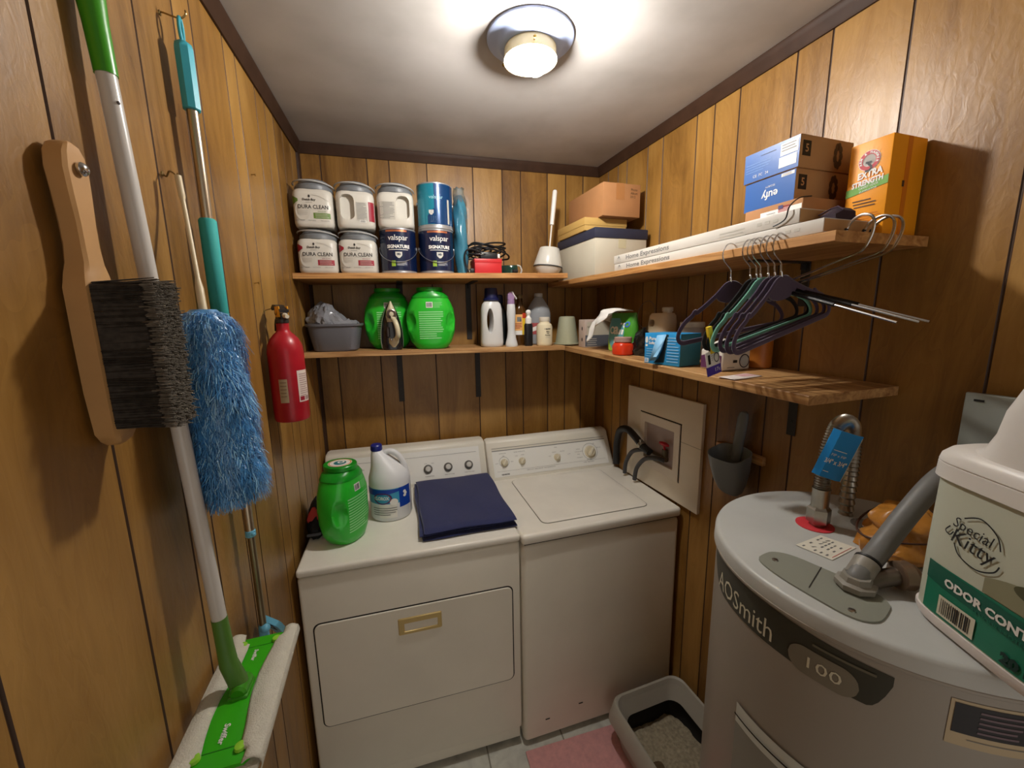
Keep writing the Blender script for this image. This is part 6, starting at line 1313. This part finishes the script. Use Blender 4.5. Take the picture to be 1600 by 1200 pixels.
for i in range(11000):
    z = rnd.uniform(.002, .328); a = rnd.uniform(0, 2 * pi); r = rad(z) * rnd.uniform(.86, 1.0)
    lump = .010 * sin(z * 44 + 2 * sin(a)) + .008 * sin(3 * a + z * 20)
    ln = rnd.uniform(.012, .026); dz = -rnd.uniform(.010, .030); rr_ = r + ln * .62 + lump * .5
    a2 = a + rnd.gauss(0, .18); ox = -.004 * z / .33
    p0 = Vector((r * cos(a) + ox, r * sin(a) + ox, z)); p2 = Vector((rr_ * cos(a2) + ox, rr_ * sin(a2) + ox, max(-.012, z + dz))); pm = (p0 + p2) * .5 + Vector((cos(a) * .004, sin(a) * .004, .004))
    side = Vector((-sin(a), cos(a), rnd.gauss(0, .4))).normalized() * rnd.uniform(.00035, .0008)
    mb.use(M_fib if rnd.random() < .8 else M_fib2); mb.add([tuple(p0 - side), tuple(p0 + side), tuple(pm + side), tuple(pm - side), tuple(p2 + side * .6), tuple(p2 - side * .6)], [(0, 1, 2, 3), (3, 2, 4, 5)])
o = mb.obj('duster_head', t); tag(o, kind='stuff')
whook('bent wire hook carrying the blue duster rod', -1.123, 1.942, .03, [(0, 0, 0), (.006, -.001, -.004), (.013, -.006, .003), (.022, -.012, -.002), (.0275, -.0165, -.008), (.031, -.019, -.003)])

# telescopic pole mop
M_tq = mat('turquoise_plastic', (62, 164, 182), .4); M_foam = mat('turquoise_foam_sleeve', (56, 168, 164), .75); M_tube = mat('satin_aluminium_tube', (190, 176, 154), .28, metal=.9); M_lb2 = mat('sky_blue_plastic', (110, 184, 214), .35)
t = thing('flat_mop', 'turquoise and metal pole mop hanging from a wire hook on the left wall', 'mop', (.030, -1.047, .960))
zt = lambda z: z - .960
mb = MB().use(M_tq); mb.lathe([(zt(2.078), .0125), (zt(2.08), .0148), (zt(2.18), .0152), (zt(2.188), .0135), (zt(2.192), .009)], 8); mb.obj('grip', t)
mb = MB().use(M_tq); loop = [(0, .0062 * 1.05 * cos(a) * (1.0), zt(2.212) + .020 * sin(a)) for a in [2 * pi * i / 24 for i in range(24)]]; mb.tube(loop, .0030, 10, True); mb.obj('hanging_loop', t)
mb = MB().use(M_tube); mb.tube([(0, 0, zt(1.80)), (0, 0, zt(2.082))], .0095, 20); mb.obj('upper_tube', t)
mb = MB().use(M_foam); mb.lathe([(zt(1.69), .0125), (zt(1.694), .0150), (zt(1.882), .0150), (zt(1.886), .0125)], 24); mb.obj('foam_sleeve', t)
mb = MB().use(M_tube); mb.tube([(0, 0, zt(1.225)), (0, 0, zt(1.70))], .0088, 20); mb.obj('middle_tube', t)
mb = MB().use(mat('dull_aluminium_tube', (150, 138, 112), .35, metal=.9)); mb.tube([(0, 0, zt(.98)), (0, 0, zt(1.24))], .0072, 20); mb.obj('lower_tube', t)
mb = MB().use(M_lb2); mb.lathe([(zt(1.212), .0088), (zt(1.214), .0105), (zt(1.226), .0105), (zt(1.228), .009)], 20); mb.sphere((.008, -.007, zt(1.22)), .0042, 10); mb.obj('locking_collar', t)
mb = MB().use(M_lb2); mb.sphere((.006, -.006, zt(.982)), .0105, 14); mb.lathe([(zt(.93), .008), (zt(.94), .011), (zt(.985), .010), (zt(.99), .008)], 20); mb.obj('socket', t)
mb = MB().use(M_lb2); mb.M = T(.006, .050, zt(.945)) @ RX(radians(38)) @ RZ(radians(-30)); mb.prism([(-.014, -.085), (.014, -.085), (.022, -.04), (.026, .040), (.022, .048), (-.022, .048), (-.026, .040), (-.022, -.04)], -.006, .006); mb.M = None; hd = fix_normals(mb.obj('mop_head', t))
mb = MB().use(mat('dark_teal_label', (30, 64, 84), .5)); mb.M = T(.006, .050, zt(.945)) @ RX(radians(38)) @ RZ(radians(-30)); mb.box(-.008, .010, -.0068, -.0062, -.012, .034); mb.use(M_white); mb.box(-.005, .007, -.0072, -.0069, .012, .020); mb.M = None; mb.obj('head_label', hd)
whook('long wire hook near the ceiling carrying the turquoise pole mop', -1.047, 2.2345, .04, [(0, 0, .002), (.006, 0, .001), (.024, 0, -.0035), (.034, .0, -.0025), (.040, 0, .004), (.040, 0, .010)])

# fire extinguisher
M_fr = mat('red_extinguisher_paint', (170, 20, 36), .35, noise=.12, nscale=30, coat=.15); M_fb = mat('black_valve_plastic', (26, 24, 26), .45)
t = thing('fire_extinguisher', 'small red fire extinguisher hanging on the left wall above the dryer', 'fire extinguisher', (.055, -.707, 1.395))
mb = MB().use(M_fr); mb.lathe([(0, .040), (.003, .045), (.012, .0475), (.20, .0475), (.222, .045), (.240, .037), (.252, .027), (.260, .019), (.266, .0165), (.284, .0165)], 44); cy_ = mb.obj('cylinder', t)
mb = MB().use(mat('dark_metal_neck', (70, 66, 62), .4, metal=.6)); mb.lathe([(.283, .015), (.286, .018), (.296, .018), (.298, .012), (.306, .010)], 20); mb.obj('valve_neck', t)
A = RZ(radians(-60))
mb = MB().use(M_fb); mb.M = A; mb.box(-.014, .030, -.010, .010, .296, .313, .003); mb.tube(smoothpath([(-.010, 0, .305), (-.030, 0, .298), (-.044, 0, .284), (-.050, 0, .262)], 5), [.0095] * 5 + [.0085] * 11, 10); mb.M = None; mb.obj('carry_handle', t)
mb = MB().use(M_fb); mb.M = A; mb.loft([[(x, y_, z) for y_, z in ((-.011, zc - .004), (.011, zc - .004), (.012, zc + .004), (-.012, zc + .004))] for x, zc in ((.030, .318), (.012, .324), (-.012, .332), (-.034, .334), (-.048, .326))]); mb.M = None; fix_normals(mb.obj('lever', t))
mb = MB().use(mat('amber_yellow_gauge_tag', (236, 166, 28), .45)); mb.M = A; mb.box(-.014, .024, -.0125, -.0098, .302, .332, .001); mb.box(-.014, .024, .0098, .0125, .302, .332, .001); mb.M = None; mb.obj('yellow_seal', t)
mb = MB().use(mat('cream_nozzle', (222, 212, 190), .45)); mb.M = A; mb.tube([(.029, 0, .306), (.050, 0, .303)], [.0075, .0055], 12); mb.M = None; mb.obj('nozzle', t)
mb = MB().use(M_wirehook); mb.M = A; mb.tube([(-.004 + .010 * cos(a), -.012 + .002 * sin(a), .320 + .012 * sin(a)) for a in [2 * pi * i / 20 for i in range(20)]], .0011, 6, True); mb.M = None; mb.obj('safety_pin', t)
bx = Bottle([(.0, .0475, .0475, 2), (.20, .0475, .0475, 2)])
mb = MB(); fa = bx.polar(radians(62), .0, .0007); fb = bx.polar(radians(62), .0, .0013); patch(mb, fa, -.017, .022, .058, .150, mat('cream_white_label', (222, 206, 196), .5), 10, 1); lines(mb, fb, -.012, .018, .140, 11, .0062, .0022, mat('pinkish_grey_print', (170, 140, 136), .5), 3, 5); patch(mb, fb, -.014, .0, .062, .074, M_dred, 3, 1); patch(mb, fb, .003, .018, .062, .074, mat('pinkish_grey_print'), 3, 1); mb.obj('instruction_label', cy_)
mb = MB(); fa = bx.polar(radians(2), .0, .0007); fb = bx.polar(radians(2), 0, .0013); patch(mb, fa, -.016, .006, .060, .128, mat('yellowed_label', (176, 156, 124), .5), 6, 1); lines(mb, fb, -.013, .003, .120, 5, .010, .003, mat('faded_brown_print', (140, 116, 90), .5), 2, 3); mb.obj('inspection_label', cy_)
whook('wire hook carrying the fire extinguisher by its handle', -.668, 1.716, .04, [(0, 0, 0), (.012, .002, .004), (.028, .001, .006), (.040, -.004, -.004), (.046, -.008, -.002), (.048, -.009, .006)])
for y, z, l in ((-.637, 2.095, 'small bright nail in the left wall, high above the fire extinguisher'), (-.72, 1.79, 'small bright nail in the left wall just above the fire extinguisher hook')):
    t = thing('nail', l, 'nail', (.0003, y, z)); mb = MB().use(M_brass); mb.tube([(0, 0, 0), (.010, 0, .001)], .0012, 8); mb.lathe([(.010, .003), (.0112, .003)], 10, RY(pi / 2)); mb.obj('nail_body', t)
mb = MB().use(mat('white_paint_chip', (196, 184, 160), .7)); rnd = random.Random(3); mb.add([(.0007, -1.585 + .007 * cos(a) * (1 + .4 * sin(3 * a)), 1.318 + .0065 * sin(a) * (1 + .3 * cos(4 * a))) for a in [2 * pi * i / 14 for i in range(14)]], [tuple(range(14))])
o = mb.obj('paint_chip', smooth=False); tag(o, 'small white chip in the panelling near the lower left corner', 'paint chip')
